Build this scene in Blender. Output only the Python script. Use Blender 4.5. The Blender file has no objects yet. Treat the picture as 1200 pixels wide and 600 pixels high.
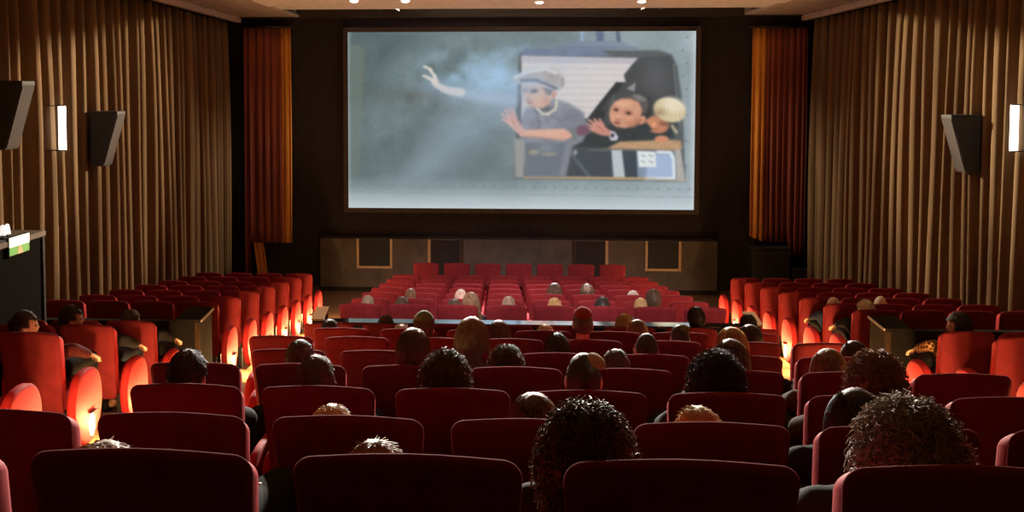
import bpy, bmesh, math, random
import numpy as np
from mathutils import Vector, Matrix, noise

random.seed(7)
D = bpy.data
SC = bpy.context.scene
COL = SC.collection
PI = math.pi

# ------------------------------------------------------------------ camera model
F = 1150.0; PX, PY = 521.0, 170.3
PSI = .055; PITCH = math.radians(3.0); ZC = 4.1

def ray(px, py):
    dx = (px-PX)/F; dz = -(py-PY)/F
    y = math.cos(PITCH)+dz*math.sin(PITCH); z = -math.sin(PITCH)+dz*math.cos(PITCH)
    c, s = math.cos(PSI), math.sin(PSI)
    return (dx*c-y*s, dx*s+y*c, z)

def at(px, py, Y):
    r = ray(px, py); t = Y/r[1]
    return Vector((r[0]*t, Y, ZC+r[2]*t))

cam = D.cameras.new('camera'); cam.sensor_width = 36.0; cam.lens = F/1200*36.0
cam.shift_x = (600-PX)/1200; cam.shift_y = -(300-PY)/1200
cam.clip_start = .05; cam.clip_end = 100
cob = D.objects.new('camera', cam); COL.objects.link(cob)
cob.location = (0, 0, ZC); cob.rotation_euler = (PI/2-PITCH, 0, PSI)
SC.camera = cob

# ------------------------------------------------------------------ helpers
def link(o, parent=None):
    COL.objects.link(o)
    if parent is not None: o.parent = parent
    return o

def obj_from_bm(name, bm, m=None, parent=None, smooth=True, sharp=None):
    me = D.meshes.new(name)
    bmesh.ops.recalc_face_normals(bm, faces=bm.faces[:])
    bm.to_mesh(me); bm.free()
    return obj_from_mesh(name, me, m, parent, smooth, sharp)

def obj_from_mesh(name, me, m=None, parent=None, smooth=True, sharp=None):
    if m is not None:
        me.materials.clear()
        for k in (m if isinstance(m, (list, tuple)) else [m]): me.materials.append(k)
    if smooth:
        me.polygons.foreach_set('use_smooth', [True]*len(me.polygons))
        if sharp:
            me.set_sharp_from_angle(angle=math.radians(sharp))
    o = D.objects.new(name, me)
    return link(o, parent)

def tag(o, label, cat, group=None, kind=None):
    o['label'] = label; o['category'] = cat
    if group: o['group'] = group
    if kind: o['kind'] = kind
    return o

def structure(o):
    o['kind'] = 'structure'; return o

def empty(name, loc=(0, 0, 0), rz=0):
    o = D.objects.new(name, None); o.empty_display_size = .1
    o.location = loc; o.rotation_euler = (0, 0, rz)
    return link(o)

def copy_tree(o, parent=None):
    c = o.copy(); link(c)
    if parent is not None: c.parent = parent
    for ch in list(o.children): copy_tree(ch, c)
    return c

def box(bm, x0, x1, y0, y1, z0, z1, bev=0.0, seg=1):
    r = bmesh.ops.create_cube(bm, size=1.0)
    vs = r['verts']
    for v in vs:
        v.co = Vector((x0+(v.co.x+.5)*(x1-x0), y0+(v.co.y+.5)*(y1-y0), z0+(v.co.z+.5)*(z1-z0)))
    if bev > 0:
        es = list({e for v in vs for e in v.link_edges})
        bmesh.ops.bevel(bm, geom=es, offset=bev, segments=seg, affect='EDGES', profile=.5)
    return bm

def cyl(bm, p0, p1, r0, r1=None, seg=12, caps=True):
    r1 = r0 if r1 is None else r1
    p0, p1 = Vector(p0), Vector(p1); d = p1-p0
    q = d.to_track_quat('Z', 'Y').to_matrix().to_4x4()
    M = Matrix.Translation((p0+p1)/2) @ q
    bmesh.ops.create_cone(bm, cap_ends=caps, segments=seg, radius1=r0, radius2=r1, depth=d.length, matrix=M)

def ball(bm, c, rx, ry=None, rz=None, u=14, v=10, rot=None):
    M = Matrix.Translation(c)
    if rot is not None: M = M @ rot
    M = M @ Matrix.Diagonal((rx, ry or rx, rz or rx, 1))
    bmesh.ops.create_uvsphere(bm, u_segments=u, v_segments=v, radius=1, matrix=M)

def capsule(bm, p0, p1, r0, r1, seg=12):
    cyl(bm, p0, p1, r0, r1, seg, caps=False)
    ball(bm, p0, r0, u=seg, v=8); ball(bm, p1, r1, u=seg, v=8)

def prism(bm, pts, axis, a0, a1):
    """polygon pts (two coordinates) extruded along axis 'x' 'y' or 'z'"""
    def P(p, a):
        if axis == 'x': return (a, p[0], p[1])
        if axis == 'y': return (p[0], a, p[1])
        return (p[0], p[1], a)
    A = [bm.verts.new(P(p, a0)) for p in pts]; B = [bm.verts.new(P(p, a1)) for p in pts]
    n = len(pts)
    bm.faces.new(A[::-1]); bm.faces.new(B)
    for i in range(n): bm.faces.new((A[i], A[(i+1) % n], B[(i+1) % n], B[i]))

# ------------------------------------------------------------------ materials
def mat(name, col, rough=.6, metal=0.0, spec=.5, emit=None, estr=0.0, sheen=0.0, noise_scale=0.0, noise_amt=.0, stretch=(1, 1, 1), bump=0.0):
    m = D.materials.new(name); m.use_nodes = True
    nt = m.node_tree; b = nt.nodes['Principled BSDF']
    b.inputs['Base Color'].default_value = (*col, 1)
    b.inputs['Roughness'].default_value = rough
    b.inputs['Metallic'].default_value = metal
    b.inputs['Specular IOR Level'].default_value = spec
    if sheen:
        b.inputs['Sheen Weight'].default_value = sheen
        b.inputs['Sheen Roughness'].default_value = .4
        b.inputs['Sheen Tint'].default_value = (min(1, col[0]*1.6+.1), col[1]*2+.02, col[2]*2+.02, 1)
    if emit:
        b.inputs['Emission Color'].default_value = (*emit, 1)
        b.inputs['Emission Strength'].default_value = estr
    if noise_scale:
        tc = nt.nodes.new('ShaderNodeTexCoord'); mp = nt.nodes.new('ShaderNodeMapping')
        mp.inputs['Scale'].default_value = stretch
        n = nt.nodes.new('ShaderNodeTexNoise'); n.inputs['Scale'].default_value = noise_scale; n.inputs['Detail'].default_value = 4
        r = nt.nodes.new('ShaderNodeValToRGB')
        r.color_ramp.elements[0].position = .3; r.color_ramp.elements[1].position = .7
        r.color_ramp.elements[0].color = (*[c*(1-noise_amt) for c in col], 1)
        r.color_ramp.elements[1].color = (*[min(1, c*(1+noise_amt)) for c in col], 1)
        nt.links.new(tc.outputs['Object'], mp.inputs['Vector']); nt.links.new(mp.outputs['Vector'], n.inputs['Vector'])
        nt.links.new(n.outputs['Fac'], r.inputs['Fac']); nt.links.new(r.outputs['Color'], b.inputs['Base Color'])
        if bump:
            bp = nt.nodes.new('ShaderNodeBump'); bp.inputs['Strength'].default_value = bump; bp.inputs['Distance'].default_value = .01
            nt.links.new(n.outputs['Fac'], bp.inputs['Height']); nt.links.new(bp.outputs['Normal'], b.inputs['Normal'])
    return m

M = {}
M['velvet'] = mat('red_velvet', (.40, .017, .020), .75, spec=.25, sheen=.25, noise_scale=9, noise_amt=.16, bump=.15)
M['shell'] = mat('red_back_cloth', (.19, .020, .025), .9, spec=.12, sheen=.12, noise_scale=14, noise_amt=.12, bump=.1)
M['black_metal'] = mat('black_metal', (.03, .03, .032), .5, metal=.4, noise_scale=20, noise_amt=.1)
M['black_wood'] = mat('dark_wood', (.014, .011, .010), .8, spec=.15, noise_scale=6, noise_amt=.4, stretch=(1, 1, 8))
M['brown_wood'] = mat('brown_wood', (.050, .030, .019), .9, spec=.08, noise_scale=5, noise_amt=.35, stretch=(6, 6, 1), bump=.1)
M['trim_wood'] = mat('trim_wood', (.30, .17, .085), .45, noise_scale=6, noise_amt=.3, stretch=(4, 4, 4))
M['panel'] = mat('fascia_panel', (.065, .048, .044), .8, noise_scale=4, noise_amt=.25, bump=.1)
M['vent_cloth'] = mat('black_vent_cloth', (.018, .018, .02), .9, noise_scale=60, noise_amt=.4)
M['carpet'] = mat('brown_carpet', (.24, .135, .075), .95, spec=.1, noise_scale=40, noise_amt=.3, bump=.3)
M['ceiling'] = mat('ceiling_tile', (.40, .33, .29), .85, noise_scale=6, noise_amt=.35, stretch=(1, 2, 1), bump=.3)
M['lit_ceiling'] = mat('lit_ceiling_tile', (.82, .76, .76), .85, noise_scale=7, noise_amt=.14, stretch=(1, 1.5, 1), bump=.3)  # lighter copy of the ceiling tile, the lit strip's brightness painted in
M['recess'] = mat('black_recess', (.03, .027, .027), .95)
M['masking'] = mat('dark_masking_cloth', (.026, .022, .027), .95, spec=.1, noise_scale=5, noise_amt=.2, stretch=(12, 1, 1))
M['wall'] = mat('dark_brown_wall', (.035, .024, .018), .9, noise_scale=6, noise_amt=.3)
M['pale_trim'] = mat('pale_trim', (.50, .42, .38), .7, noise_scale=8, noise_amt=.2)
M['cap_metal'] = mat('polished_cap', (.98, .97, .98), .06, metal=1.0, noise_scale=3, noise_amt=.05)
M['speaker_black'] = mat('speaker_cabinet', (.014, .014, .015), .7, noise_scale=30, noise_amt=.2)
M['speaker_grille'] = mat('speaker_grille', (.030, .020, .018), .8, noise_scale=140, noise_amt=.5)
M['white_tube'] = mat('white_tube', (.9, .9, .9), .4, emit=(1, .97, .93), estr=4.0, noise_scale=2, noise_amt=.03)
M['lens'] = mat('step_light_lens', (.9, .8, .5), .4, emit=(1, .72, .28), estr=9.0, noise_scale=3, noise_amt=.03)
M['lamp_lens'] = mat('downlight_lens', (.9, .9, .85), .4, emit=(1, .93, .84), estr=3.0, noise_scale=3, noise_amt=.03)
M['white_metal'] = mat('white_enamel', (.7, .66, .62), .5, noise_scale=4, noise_amt=.05)
M['screen_edge'] = mat('screen_border', (.040, .028, .026), .8, noise_scale=4, noise_amt=.2)
M['skin'] = mat('skin', (.55, .31, .21), .55, spec=.4, noise_scale=12, noise_amt=.08)
M['eye'] = mat('eye', (.12, .08, .06), .2, noise_scale=2, noise_amt=.05)
M['paper'] = mat('white_paper', (.75, .75, .76), .6, noise_scale=8, noise_amt=.05)

def curtain_mat(name, col, col2):
    m = mat(name, col, .85, spec=.1)
    nt = m.node_tree; b = nt.nodes['Principled BSDF']
    tc = nt.nodes.new('ShaderNodeTexCoord'); mp = nt.nodes.new('ShaderNodeMapping'); mp.inputs['Scale'].default_value = (3, 3, .25)
    n = nt.nodes.new('ShaderNodeTexNoise'); n.inputs['Scale'].default_value = 2.2; n.inputs['Detail'].default_value = 5
    r = nt.nodes.new('ShaderNodeValToRGB'); r.color_ramp.elements[0].position = .35; r.color_ramp.elements[1].position = .68
    r.color_ramp.elements[0].color = (*col, 1); r.color_ramp.elements[1].color = (*col2, 1)
    nt.links.new(tc.outputs['Object'], mp.inputs['Vector']); nt.links.new(mp.outputs['Vector'], n.inputs['Vector'])
    nt.links.new(n.outputs['Fac'], r.inputs['Fac']); nt.links.new(r.outputs['Color'], b.inputs['Base Color'])
    return m
M['gold_curtain'] = curtain_mat('bronze_drape', (.118, .077, .042), (.19, .122, .066))
M['red_curtain'] = curtain_mat('red_drape', (.20, .062, .046), (.27, .085, .06))
M['amber_lit_cloth'] = curtain_mat('amber_lit_drape', (.58, .25, .06), (.72, .34, .08))  # amber stands for orange light on the curtain edges, painted as colour

HC = dict(black=(.022, .017, .014), darkbrown=(.085, .054, .033), brown=(.20, .12, .065), auburn=(.24, .11, .055), greybrown=(.34, .26, .19),
          blond=(.52, .36, .16), gold=(.42, .25, .09), white=(.75, .68, .58), pale=(.62, .48, .38), grey=(.32, .29, .26))
HM = {k: mat('hair_'+k, v, .55, spec=.5, sheen=.5, noise_scale=30, noise_amt=.25) for k, v in HC.items()}
CC = dict(navy=(.02, .026, .06), charcoal=(.028, .028, .03), black=(.014, .014, .015), maroon=(.10, .02, .022), olive=(.05, .055, .03),
          grey=(.10, .10, .105), brown=(.08, .05, .033), white=(.5, .48, .45), blue=(.06, .09, .22), denim=(.035, .05, .10))
CM = {k: mat('cloth_'+k, v, .9, spec=.15, noise_scale=25, noise_amt=.2) for k, v in CC.items()}
KM = {k: mat('cap_'+k, v, .85, spec=.2, noise_scale=60, noise_amt=.25) for k, v in dict(tan=(.42, .28, .16), red=(.30, .035, .035), green=(.13, .15, .06), knit=(.06, .06, .045), khaki=(.14, .13, .05), pale=(.45, .39, .33), violet=(.10, .085, .14)).items()}

def plaid():
    m = mat('plaid_cloth', (.5, .25, .1), .9, spec=.15); nt = m.node_tree; b = nt.nodes['Principled BSDF']
    tc = nt.nodes.new('ShaderNodeTexCoord'); mp = nt.nodes.new('ShaderNodeMapping'); mp.inputs['Rotation'].default_value = (.3, .2, .5)
    ck = nt.nodes.new('ShaderNodeTexChecker'); ck.inputs['Scale'].default_value = 34
    ck.inputs['Color1'].default_value = (.62, .36, .16, 1); ck.inputs['Color2'].default_value = (.10, .035, .02, 1)
    nt.links.new(tc.outputs['Object'], mp.inputs['Vector']); nt.links.new(mp.outputs['Vector'], ck.inputs['Vector']); nt.links.new(ck.outputs['Color'], b.inputs['Base Color'])
    return m
CM['plaid'] = plaid()

# ------------------------------------------------------------------ rows of the hall
PITCH_X = .572
EVEN = [-1.621+PITCH_X*k for k in range(8)]
ODD = [-1.335+PITCH_X*k for k in range(7)]
ROWS = {}      # name: (Y, top z)
def setrow(n, px, py, Y): ROWS[n] = (Y, at(px, py, Y+.008).z-.004)
for n, px, py, Y in (('A', 435, 533, 2.0), ('B', 387, 487.5, 3.03), ('C', 517, 455, 4.05), ('D', 458, 428, 5.08), ('E', 600, 413, 6.1),
                     ('F', 600, 397, 7.15), ('G', 610, 387, 8.2), ('H', 610, 381.7, 9.2)): setrow(n, px, py, Y)
for k, py in enumerate((357.7, 351, 344.3, 338.3, 333, 327.7, 323)):
    setrow('S%d' % (7-k), 600, py, 11.3+.975*k)
setrow('P', 605, 309, 18.0)
FLOOR = {n: (Y, z-1.0) for n, (Y, z) in ROWS.items()}
Z0 = FLOOR['S1'][1]                                        # flat floor before the screen
XL, XR = -5.97, 6.66
YFRONT = 20.95
ZCEIL = 5.7

# ------------------------------------------------------------------ setting
def build_setting():
    order = [n for n in 'ABCDEFGH']+['S%d' % k for k in range(7, 0, -1)]
    prof = [(-3.0, FLOOR['A'][1]+.35), (.55, FLOOR['A'][1]+.35), (.55, FLOOR['A'][1]+.2), (1.4, FLOOR['A'][1]+.2)]
    for i, n in enumerate(order):
        Y, z = FLOOR[n]
        y0 = 1.4 if n == 'A' else Y-.28
        if n == 'S7':
            yh, zh = FLOOR['H']
            zx = at(600, 400, 9.6).z
            zm = (zh+z)/2
            prof += [(9.95, zh), (9.95, zm), (y0, zm)]
        prof.append((y0, z))
        y1 = (FLOOR[order[i+1]][0]-.28) if i+1 < len(order) and order[i+1] != 'S7' else (9.95 if n == 'H' else 17.9)
        if n != 'H': prof.append((y1, z))
    prof.append((YFRONT+.4, Z0))
    bm = bmesh.new()
    low = -.6
    pts = [(prof[0][0], low)]+prof+[(prof[-1][0], low)]
    clean = []
    for p in pts:
        if not clean or (abs(p[0]-clean[-1][0])+abs(p[1]-clean[-1][1])) > 1e-4: clean.append(p)
    A = [bm.verts.new((XL-.1, p[0], p[1])) for p in clean]; B = [bm.verts.new((XR+.1, p[0], p[1])) for p in clean]
    for i in range(len(clean)-1): bm.faces.new((A[i], A[i+1], B[i+1], B[i]))
    structure(obj_from_bm('floor', bm, M['carpet'], smooth=False))
    # plinth of the foremost row
    bm = bmesh.new(); box(bm, -1.75, 2.5, 17.9, 18.75, Z0, FLOOR['P'][1], .01)
    structure(obj_from_bm('trim_1', bm, M['carpet'], smooth=False))
    for nm, x0, x1 in (('wall_left', XL-.15, XL), ('wall_right', XR, XR+.15)):
        bm = bmesh.new(); box(bm, x0, x1, -3, YFRONT+.4, -.6, ZCEIL+1.2)
        structure(obj_from_bm(nm, bm, M['wall'], smooth=False))
    bm = bmesh.new(); box(bm, XL, XR, YFRONT+.12, YFRONT+.3, -.6, ZCEIL+1.2)
    structure(obj_from_bm('wall_front', bm, M['masking'], smooth=False))
    # ceiling slab, side soffits and the dark recess above the screen
    bm = bmesh.new()
    box(bm, XL, XR, -3, 18.4, ZCEIL, ZCEIL+.2)
    box(bm, XL, -4.2, 18.4, 20.3, ZCEIL, ZCEIL+.2)
    box(bm, 4.97, XR, 18.4, 20.3, ZCEIL, ZCEIL+.2)
    structure(obj_from_bm('ceiling', bm, M['ceiling'], smooth=False))
    bm = bmesh.new(); box(bm, XL, XR, 18.2, YFRONT+.3, ZCEIL+.9, ZCEIL+1.0)
    structure(obj_from_bm('trim_2', bm, M['recess'], smooth=False))
    bm = bmesh.new(); box(bm, -4.2, 4.97, 15.6, 18.4, ZCEIL-.015, ZCEIL-.001)  # front bay of the ceiling, coloured paler to look lit
    structure(obj_from_bm('trim_12', bm, M['lit_ceiling'], smooth=False))
    k = 3
    for x0, x1, y0, y1 in ((-4.2, -4.08, 17.75, 20.0), (4.85, 4.97, 17.55, 19.75)):
        bm = bmesh.new(); box(bm, x0, x1, y0, y1, ZCEIL-.03, ZCEIL+.02, .008)
        structure(obj_from_bm('trim_%d' % k, bm, M['pale_trim'], smooth=False)); k += 1
    # curtain pelmets at the ceiling edge
    for x0, x1 in ((-5.52, -5.40), (6.15, 6.27)):
        bm = bmesh.new(); box(bm, x0, x1, 4, 20.45, ZCEIL-.11, ZCEIL-.002, .01)
        structure(obj_from_bm('trim_%d' % k, bm, M['pale_trim'], smooth=False)); k += 1
    # proscenium lintel above the red curtains
    bm = bmesh.new(); box(bm, XL, XR, 20.35, 20.42, ZCEIL-.02, ZCEIL+1.0)
    structure(obj_from_bm('trim_%d' % k, bm, M['recess'], smooth=False)); k += 1

# stage fascia below the screen
def build_fascia():
    Yf = 20.6
    root = empty('stage_platform', (0, 0, 0))
    tag(root, 'low brown panelled stage front below the movie screen with wood-framed dark vents', 'stage front')
    def X(px): return at(px, 300, Yf).x
    z1 = at(600, 281, Yf).z
    bm = bmesh.new(); box(bm, X(375), X(841), Yf, YFRONT+.1, Z0+.002, z1, .01)
    obj_from_bm('panelling', bm, M['panel'], root, smooth=False)
    zb = at(600, 313, Yf).z
    for p0, p1 in ((421, 457), (759, 795)):
        bm = bmesh.new(); box(bm, X(p0), X(p1), Yf-.012, Yf-.002, zb, z1-.01)
        v = obj_from_bm('vent', bm, M['vent_cloth'], root, smooth=False)
        bm = bmesh.new(); w = .055
        box(bm, X(p0)-w, X(p0), Yf-.03, Yf-.002, zb-w, z1, .006); box(bm, X(p1), X(p1)+w, Yf-.03, Yf-.002, zb-w, z1, .006)
        box(bm, X(p0), X(p1), Yf-.03, Yf-.002, zb-w, zb, .006)
        obj_from_bm('vent_frame', bm, M['trim_wood'], v, smooth=False)
    for p in (503, 541, 672, 711):
        bm = bmesh.new(); box(bm, X(p)-.03, X(p)+.03, Yf-.025, Yf-.002, Z0+.05, z1, .005)
        obj_from_bm('batten', bm, M['trim_wood'] if p in (503, 711) else M['brown_wood'], root, smooth=False)
    for p0, p1 in ((503, 541), (672, 711)):
        bm = bmesh.new(); box(bm, X(p0)+.04, X(p1)-.04, Yf-.012, Yf-.002, Z0+.25, z1-.02)
        obj_from_bm('inset_panel', bm, M['masking'], root, smooth=False)
    bm = bmesh.new(); box(bm, X(375), X(841), Yf-.02, Yf-.002, Z0+.002, Z0+.09)
    obj_from_bm('kick_board', bm, M['black_wood'], root, smooth=False)

# ------------------------------------------------------------------ the movie picture (what the projector shows)
def lin(c): return [((x/255)/12.92 if x/255 <= .04045 else ((x/255+.055)/1.055)**2.4) for x in c]

class Painter:
    def __init__(s, X, Y):
        s.X, s.Y = X, Y; s.C = np.zeros((X.size, 3))
    def over(s, a, col):
        a = np.clip(a, 0, 1)[:, None]; s.C = s.C*(1-a)+np.array(col, float)*a
    def poly(s, pts, col, soft=.8, alpha=1.0):
        s.over(s.pmask(pts, soft)*alpha, col)
    def pmask(s, pts, soft=.8):
        X, Y = s.X, s.Y; n = len(pts); d = np.full(X.shape, 1e9); inside = np.zeros(X.shape, bool)
        for i in range(n):
            x0, y0 = pts[i]; x1, y1 = pts[(i+1) % n]
            ex, ey = x1-x0, y1-y0; L = ex*ex+ey*ey+1e-9
            t = np.clip(((X-x0)*ex+(Y-y0)*ey)/L, 0, 1)
            d = np.minimum(d, np.hypot(X-x0-t*ex, Y-y0-t*ey))
            if abs(ey) > 1e-9:
                c = ((y0 > Y) != (y1 > Y)) & (X < ex*(Y-y0)/ey+x0)
                inside ^= c
        sd = np.where(inside, -d, d)
        return np.clip(.5-sd/(2*soft), 0, 1)
    def ell(s, cx, cy, rx, ry, col, soft=.15, alpha=1.0, ang=0):
        c, q = math.cos(ang), math.sin(ang); u = (s.X-cx)*c+(s.Y-cy)*q; v = -(s.X-cx)*q+(s.Y-cy)*c
        r = np.hypot(u/rx, v/ry); s.over(np.clip((1-r)/soft+.5, 0, 1)*alpha, col)
    def line(s, pts, w, col, alpha=1.0, soft=.7, w1=None):
        d = np.full(s.X.shape, 1e9); n = len(pts)-1
        for i in range(n):
            (x0, y0), (x1, y1) = pts[i], pts[i+1]; ex, ey = x1-x0, y1-y0
            t = np.clip(((s.X-x0)*ex+(s.Y-y0)*ey)/(ex*ex+ey*ey+1e-9), 0, 1)
            ww = w if w1 is None else w+(w1-w)*(i+t)/n
            d = np.minimum(d, np.hypot(s.X-x0-t*ex, s.Y-y0-t*ey)-ww/2)
        s.over(np.clip(.5-d/(2*soft), 0, 1)*alpha, col)
    def glow(s, cx, cy, rx, ry, col, alpha, ang=0, mod=None):
        c, q = math.cos(ang), math.sin(ang); u = (s.X-cx)*c+(s.Y-cy)*q; v = -(s.X-cx)*q+(s.Y-cy)*c
        a = np.exp(-(u/rx)**2-(v/ry)**2)*alpha
        if mod is not None: a = a*mod
        s.over(a, col)

def vnoise(X, Y, sc, seed, oct=5):
    rng = np.random.RandomState(seed); out = np.zeros(X.shape); amp = 1; tot = 0
    for o in range(oct):
        g = rng.rand(64, 64); x = X/sc*(2**o); y = Y/sc*(2**o)
        xi = np.floor(x).astype(int); yi = np.floor(y).astype(int); fx = x-xi; fy = y-yi
        fx = fx*fx*(3-2*fx); fy = fy*fy*(3-2*fy)
        a = g[yi % 64, xi % 64]; b = g[yi % 64, (xi+1) % 64]; c = g[(yi+1) % 64, xi % 64]; d = g[(yi+1) % 64, (xi+1) % 64]
        out += amp*((a*(1-fx)+b*fx)*(1-fy)+(c*(1-fx)+d*fx)*fy); tot += amp; amp *= .55
    return out/tot

def paint(X, Y):
    p = Painter(X, Y)
    n1 = vnoise(X, Y*1.3, 60, 1); n2 = vnoise(X+40, Y, 26, 2); n3 = vnoise(X, Y, 9, 3, 3)
    u = (X-407)/406
    base = np.stack([92+62*u**1.6, 110+58*u**1.5, 112+62*u**1.5], 1)
    base += (n1[:, None]-.5)*46+(n3[:, None]-.5)*10
    p.C = base
    p.glow(500, 178, 80, 40, (84, 101, 106), .55)
    p.glow(480, 112, 46, 10, (82, 80, 78), .5, ang=.05)
    p.over(np.clip((Y-205)/22, 0, 1)*.62, (163, 178, 184))
    p.over(np.clip((Y-223)/22, 0, 1)*.75, (205, 216, 222))
    p.over(np.clip(1-(X-407)/5, 0, 1)*.5, (196, 200, 198)); p.over(np.clip((X-806)/6, 0, 1)*.6, (200, 208, 210))
    # pale upright window edge of the carriage
    p.poly([(411, 52), (424, 53), (428, 60), (424, 130), (421, 205), (411, 208)], (112, 122, 112), 1.5, .55)
    p.line([(413, 52), (424, 53), (428, 62), (425, 130)], 1.5, (90, 98, 92), .5)
    # seams and rivets
    p.line([(407, 211), (607, 211)], 1.2, (100, 114, 118), .6); p.line([(407, 227), (813, 231)], 1.0, (130, 142, 148), .6)
    for k in range(34): p.ell(412+k*12, 218+k*.12, 1.5, 1.1, (104, 120, 124), .5, .55)
    for k in range(12): p.ell(803-(k % 2)*5, 45+k*15, 1.3, 1.2, (96, 108, 112), .5, .7)
    for k in range(9): p.ell(424+(k % 2)*4, 60+k*16, 1.1, 1.1, (96, 108, 108), .5, .5)
    # smoke and the shaft of light
    m = np.clip((n2-.32)*2.6, 0, 1.3)
    p.poly([(560, 115), (600, 122), (540, 214), (452, 216)], (146, 168, 178), 16, .38)
    p.poly([(530, 110), (585, 116), (505, 214), (470, 216)], (156, 176, 186), 10, .28)
    p.glow(560, 92, 62, 22, (150, 184, 206), 1.0, .12, m); p.glow(585, 92, 34, 18, (166, 200, 226), .95, .1, np.clip(m+.3, 0, 1.2))
    p.glow(525, 66, 44, 12, (148, 176, 184), .8, -.35, m); p.glow(505, 128, 46, 16, (134, 156, 162), .7, .2, m); p.glow(452, 150, 36, 22, (128, 150, 156), .6, .3, m)
    p.glow(545, 150, 44, 26, (128, 150, 166), .6, 0, m); p.glow(640, 60, 50, 10, (150, 186, 210), .9, .05, np.clip(m+.2, 0, 1.2))
    # lamp bracket above the window
    p.poly([(650, 56), (668, 49), (726, 49), (742, 56), (700, 59)], (120, 134, 160), 2, .7)
    p.line([(650, 56), (746, 57)], 1.4, (92, 100, 124), .7)
    p.poly([(680, 36), (684, 36), (684, 49), (680, 49)], (146, 166, 196), .9); p.poly([(698, 36), (707, 36), (707, 49), (699, 49)], (98, 108, 140), .9)
    p.poly([(721, 36), (725, 36), (727, 50), (722, 50)], (92, 102, 128), .9)
    # carriage window opening
    p.poly([(609, 64), (616, 58), (772, 60), (786, 65), (792, 78), (797, 110), (800, 150), (803, 213), (604, 210), (606, 150)], (86, 94, 98), 1.6)
    p.over(p.pmask([(614, 58), (700, 58), (716, 66), (612, 66)], 2)*.6, (122, 142, 180))
    p.poly([(612, 66), (747, 69), (740, 76), (736, 84), (731, 88), (733, 97), (722, 97), (700, 124), (690, 139), (612, 140)], (206, 201, 201), 1.0)
    p.over(p.pmask([(612, 66), (747, 69), (742, 75), (612, 74)], 2)*.7, (176, 173, 182))
    for k in range(18):
        p.line([(613, 72+k*3.9), (742-k*3.1, 74+k*3.7)], .9, ((178, 172, 176), (224, 218, 214))[k % 2], .45)
    p.poly([(748, 68), (784, 66), (791, 80), (797, 150), (745, 158), (698, 152), (690, 138), (722, 97), (733, 97), (731, 88), (738, 79)], (70, 75, 78), 1.2)
    p.poly([(690, 139), (722, 97), (731, 98), (716, 116), (704, 150), (694, 150)], (48, 54, 58), 1.2); p.line([(708, 128), (719, 112), (716, 132)], 4, (98, 102, 106), .5, 2)
    p.glow(768, 92, 16, 24, (92, 96, 100), .7); p.glow(752, 120, 12, 10, (44, 50, 54), .7); p.line([(788, 76), (796, 150)], 3, (110, 120, 124), .7, 1.5)
    p.poly([(734, 104), (744, 97), (743, 108)], (150, 148, 152), 1.0, .9)
    # lower window sash
    p.poly([(640, 172), (717, 174), (718, 208), (640, 207)], (66, 76, 84), 1.4)
    p.line([(662, 170), (692, 208)], 3, (112, 122, 126), .6, 1.5); p.ell(675, 179, 2.6, 3.4, (150, 158, 158), .5, .8); p.line([(690, 176), (716, 177)], 1.4, (110, 118, 122), .8)
    p.poly([(717, 176), (729, 176), (733, 208), (720, 208)], (184, 192, 196), 1.0); p.poly([(730, 177), (747, 178), (748, 208), (734, 208)], (60, 72, 82), 1.0)
    p.poly([(746, 177), (790, 177), (792, 210), (748, 209)], (126, 144, 164), 1); p.poly([(758, 197), (769, 180), (788, 181), (790, 208), (757, 208)], (164, 184, 214), 2.5, .9)
    p.line([(771, 178), (785, 178.5), (789, 186), (790, 209), (757, 209.5)], 3.4, (232, 238, 244), .9, 1.4)
    p.poly([(747, 177), (768, 178), (769, 196), (749, 196)], (218, 224, 225), .8)
    for q in ((752, 182), (761, 182), (752, 189), (761, 189)): p.line([q, (q[0]+4, q[1]+1.5)], 1.8, (150, 160, 162), .8)
    p.poly([(790, 172), (797, 174), (803, 213), (793, 212)], (172, 170, 166), 1.2)
    p.line([(616, 208.5), (700, 209), (758, 209.5)], 2.6, (188, 158, 112), .95); p.line([(758, 209.5), (800, 212)], 2, (176, 164, 144), .8)
    # straw-coloured ledge
    p.poly([(706, 174), (727, 166), (740, 163), (770, 163), (796, 165), (799, 173), (794, 176), (740, 175)], (186, 150, 116), 1.6)
    for k in range(30):
        x = 718+k*2.6; p.line([(x, 173-(k*7 % 5)), (x+6, 166+(k*5 % 5))], .9, ((214, 182, 146), (148, 112, 84))[k % 2], .6)
    # fair-haired child
    p.poly([(744, 150), (760, 145), (786, 150), (790, 162), (760, 165), (730, 166)], (52, 62, 66), 1.6)
    p.ell(769, 146, 14, 10, (190, 128, 100), .25, 1, .25); p.ell(763, 147, 6, 6, (206, 142, 108), .7, .8); p.ell(778, 145, 6, 3, (120, 82, 70), .6, .7, .1); p.ell(766, 146, 2.6, 2.4, (224, 164, 128), .8, .8)
    p.line([(762, 151), (771, 152)], 1.6, (150, 84, 70), .7, 1.0)
    p.ell(784, 129, 19, 14, (208, 192, 156), .18, 1, .3); p.ell(788, 123, 12, 8, (240, 232, 212), .8, .7, .3)
    for k in range(12): p.line([(776+k*1.5, 117+k*.5), (768+k*2.6, 135+k*.8)], 1.2, ((236, 226, 200), (200, 182, 146))[k % 2], .4, .9)
    p.glow(772, 132, 7, 5, (150, 124, 92), .7); p.line([(787, 148), (792, 155)], 3, (216, 200, 164), .8, 1.2)
    p.ell(775, 163, 8, 4, (202, 138, 110), .4)
    # second child, dark coat
    p.poly([(664, 172), (690, 158), (704, 150), (716, 146), (740, 148), (758, 144), (764, 152), (750, 162), (727, 166), (712, 174)], (50, 60, 64), 1.6)
    p.ell(757, 131, 7, 8, (50, 58, 62), .4)
    p.poly([(719, 121), (726, 115), (737, 112), (748, 111), (757, 116), (760, 124), (757, 132), (750, 136), (742, 124)], (88, 84, 82), 1.4)
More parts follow.
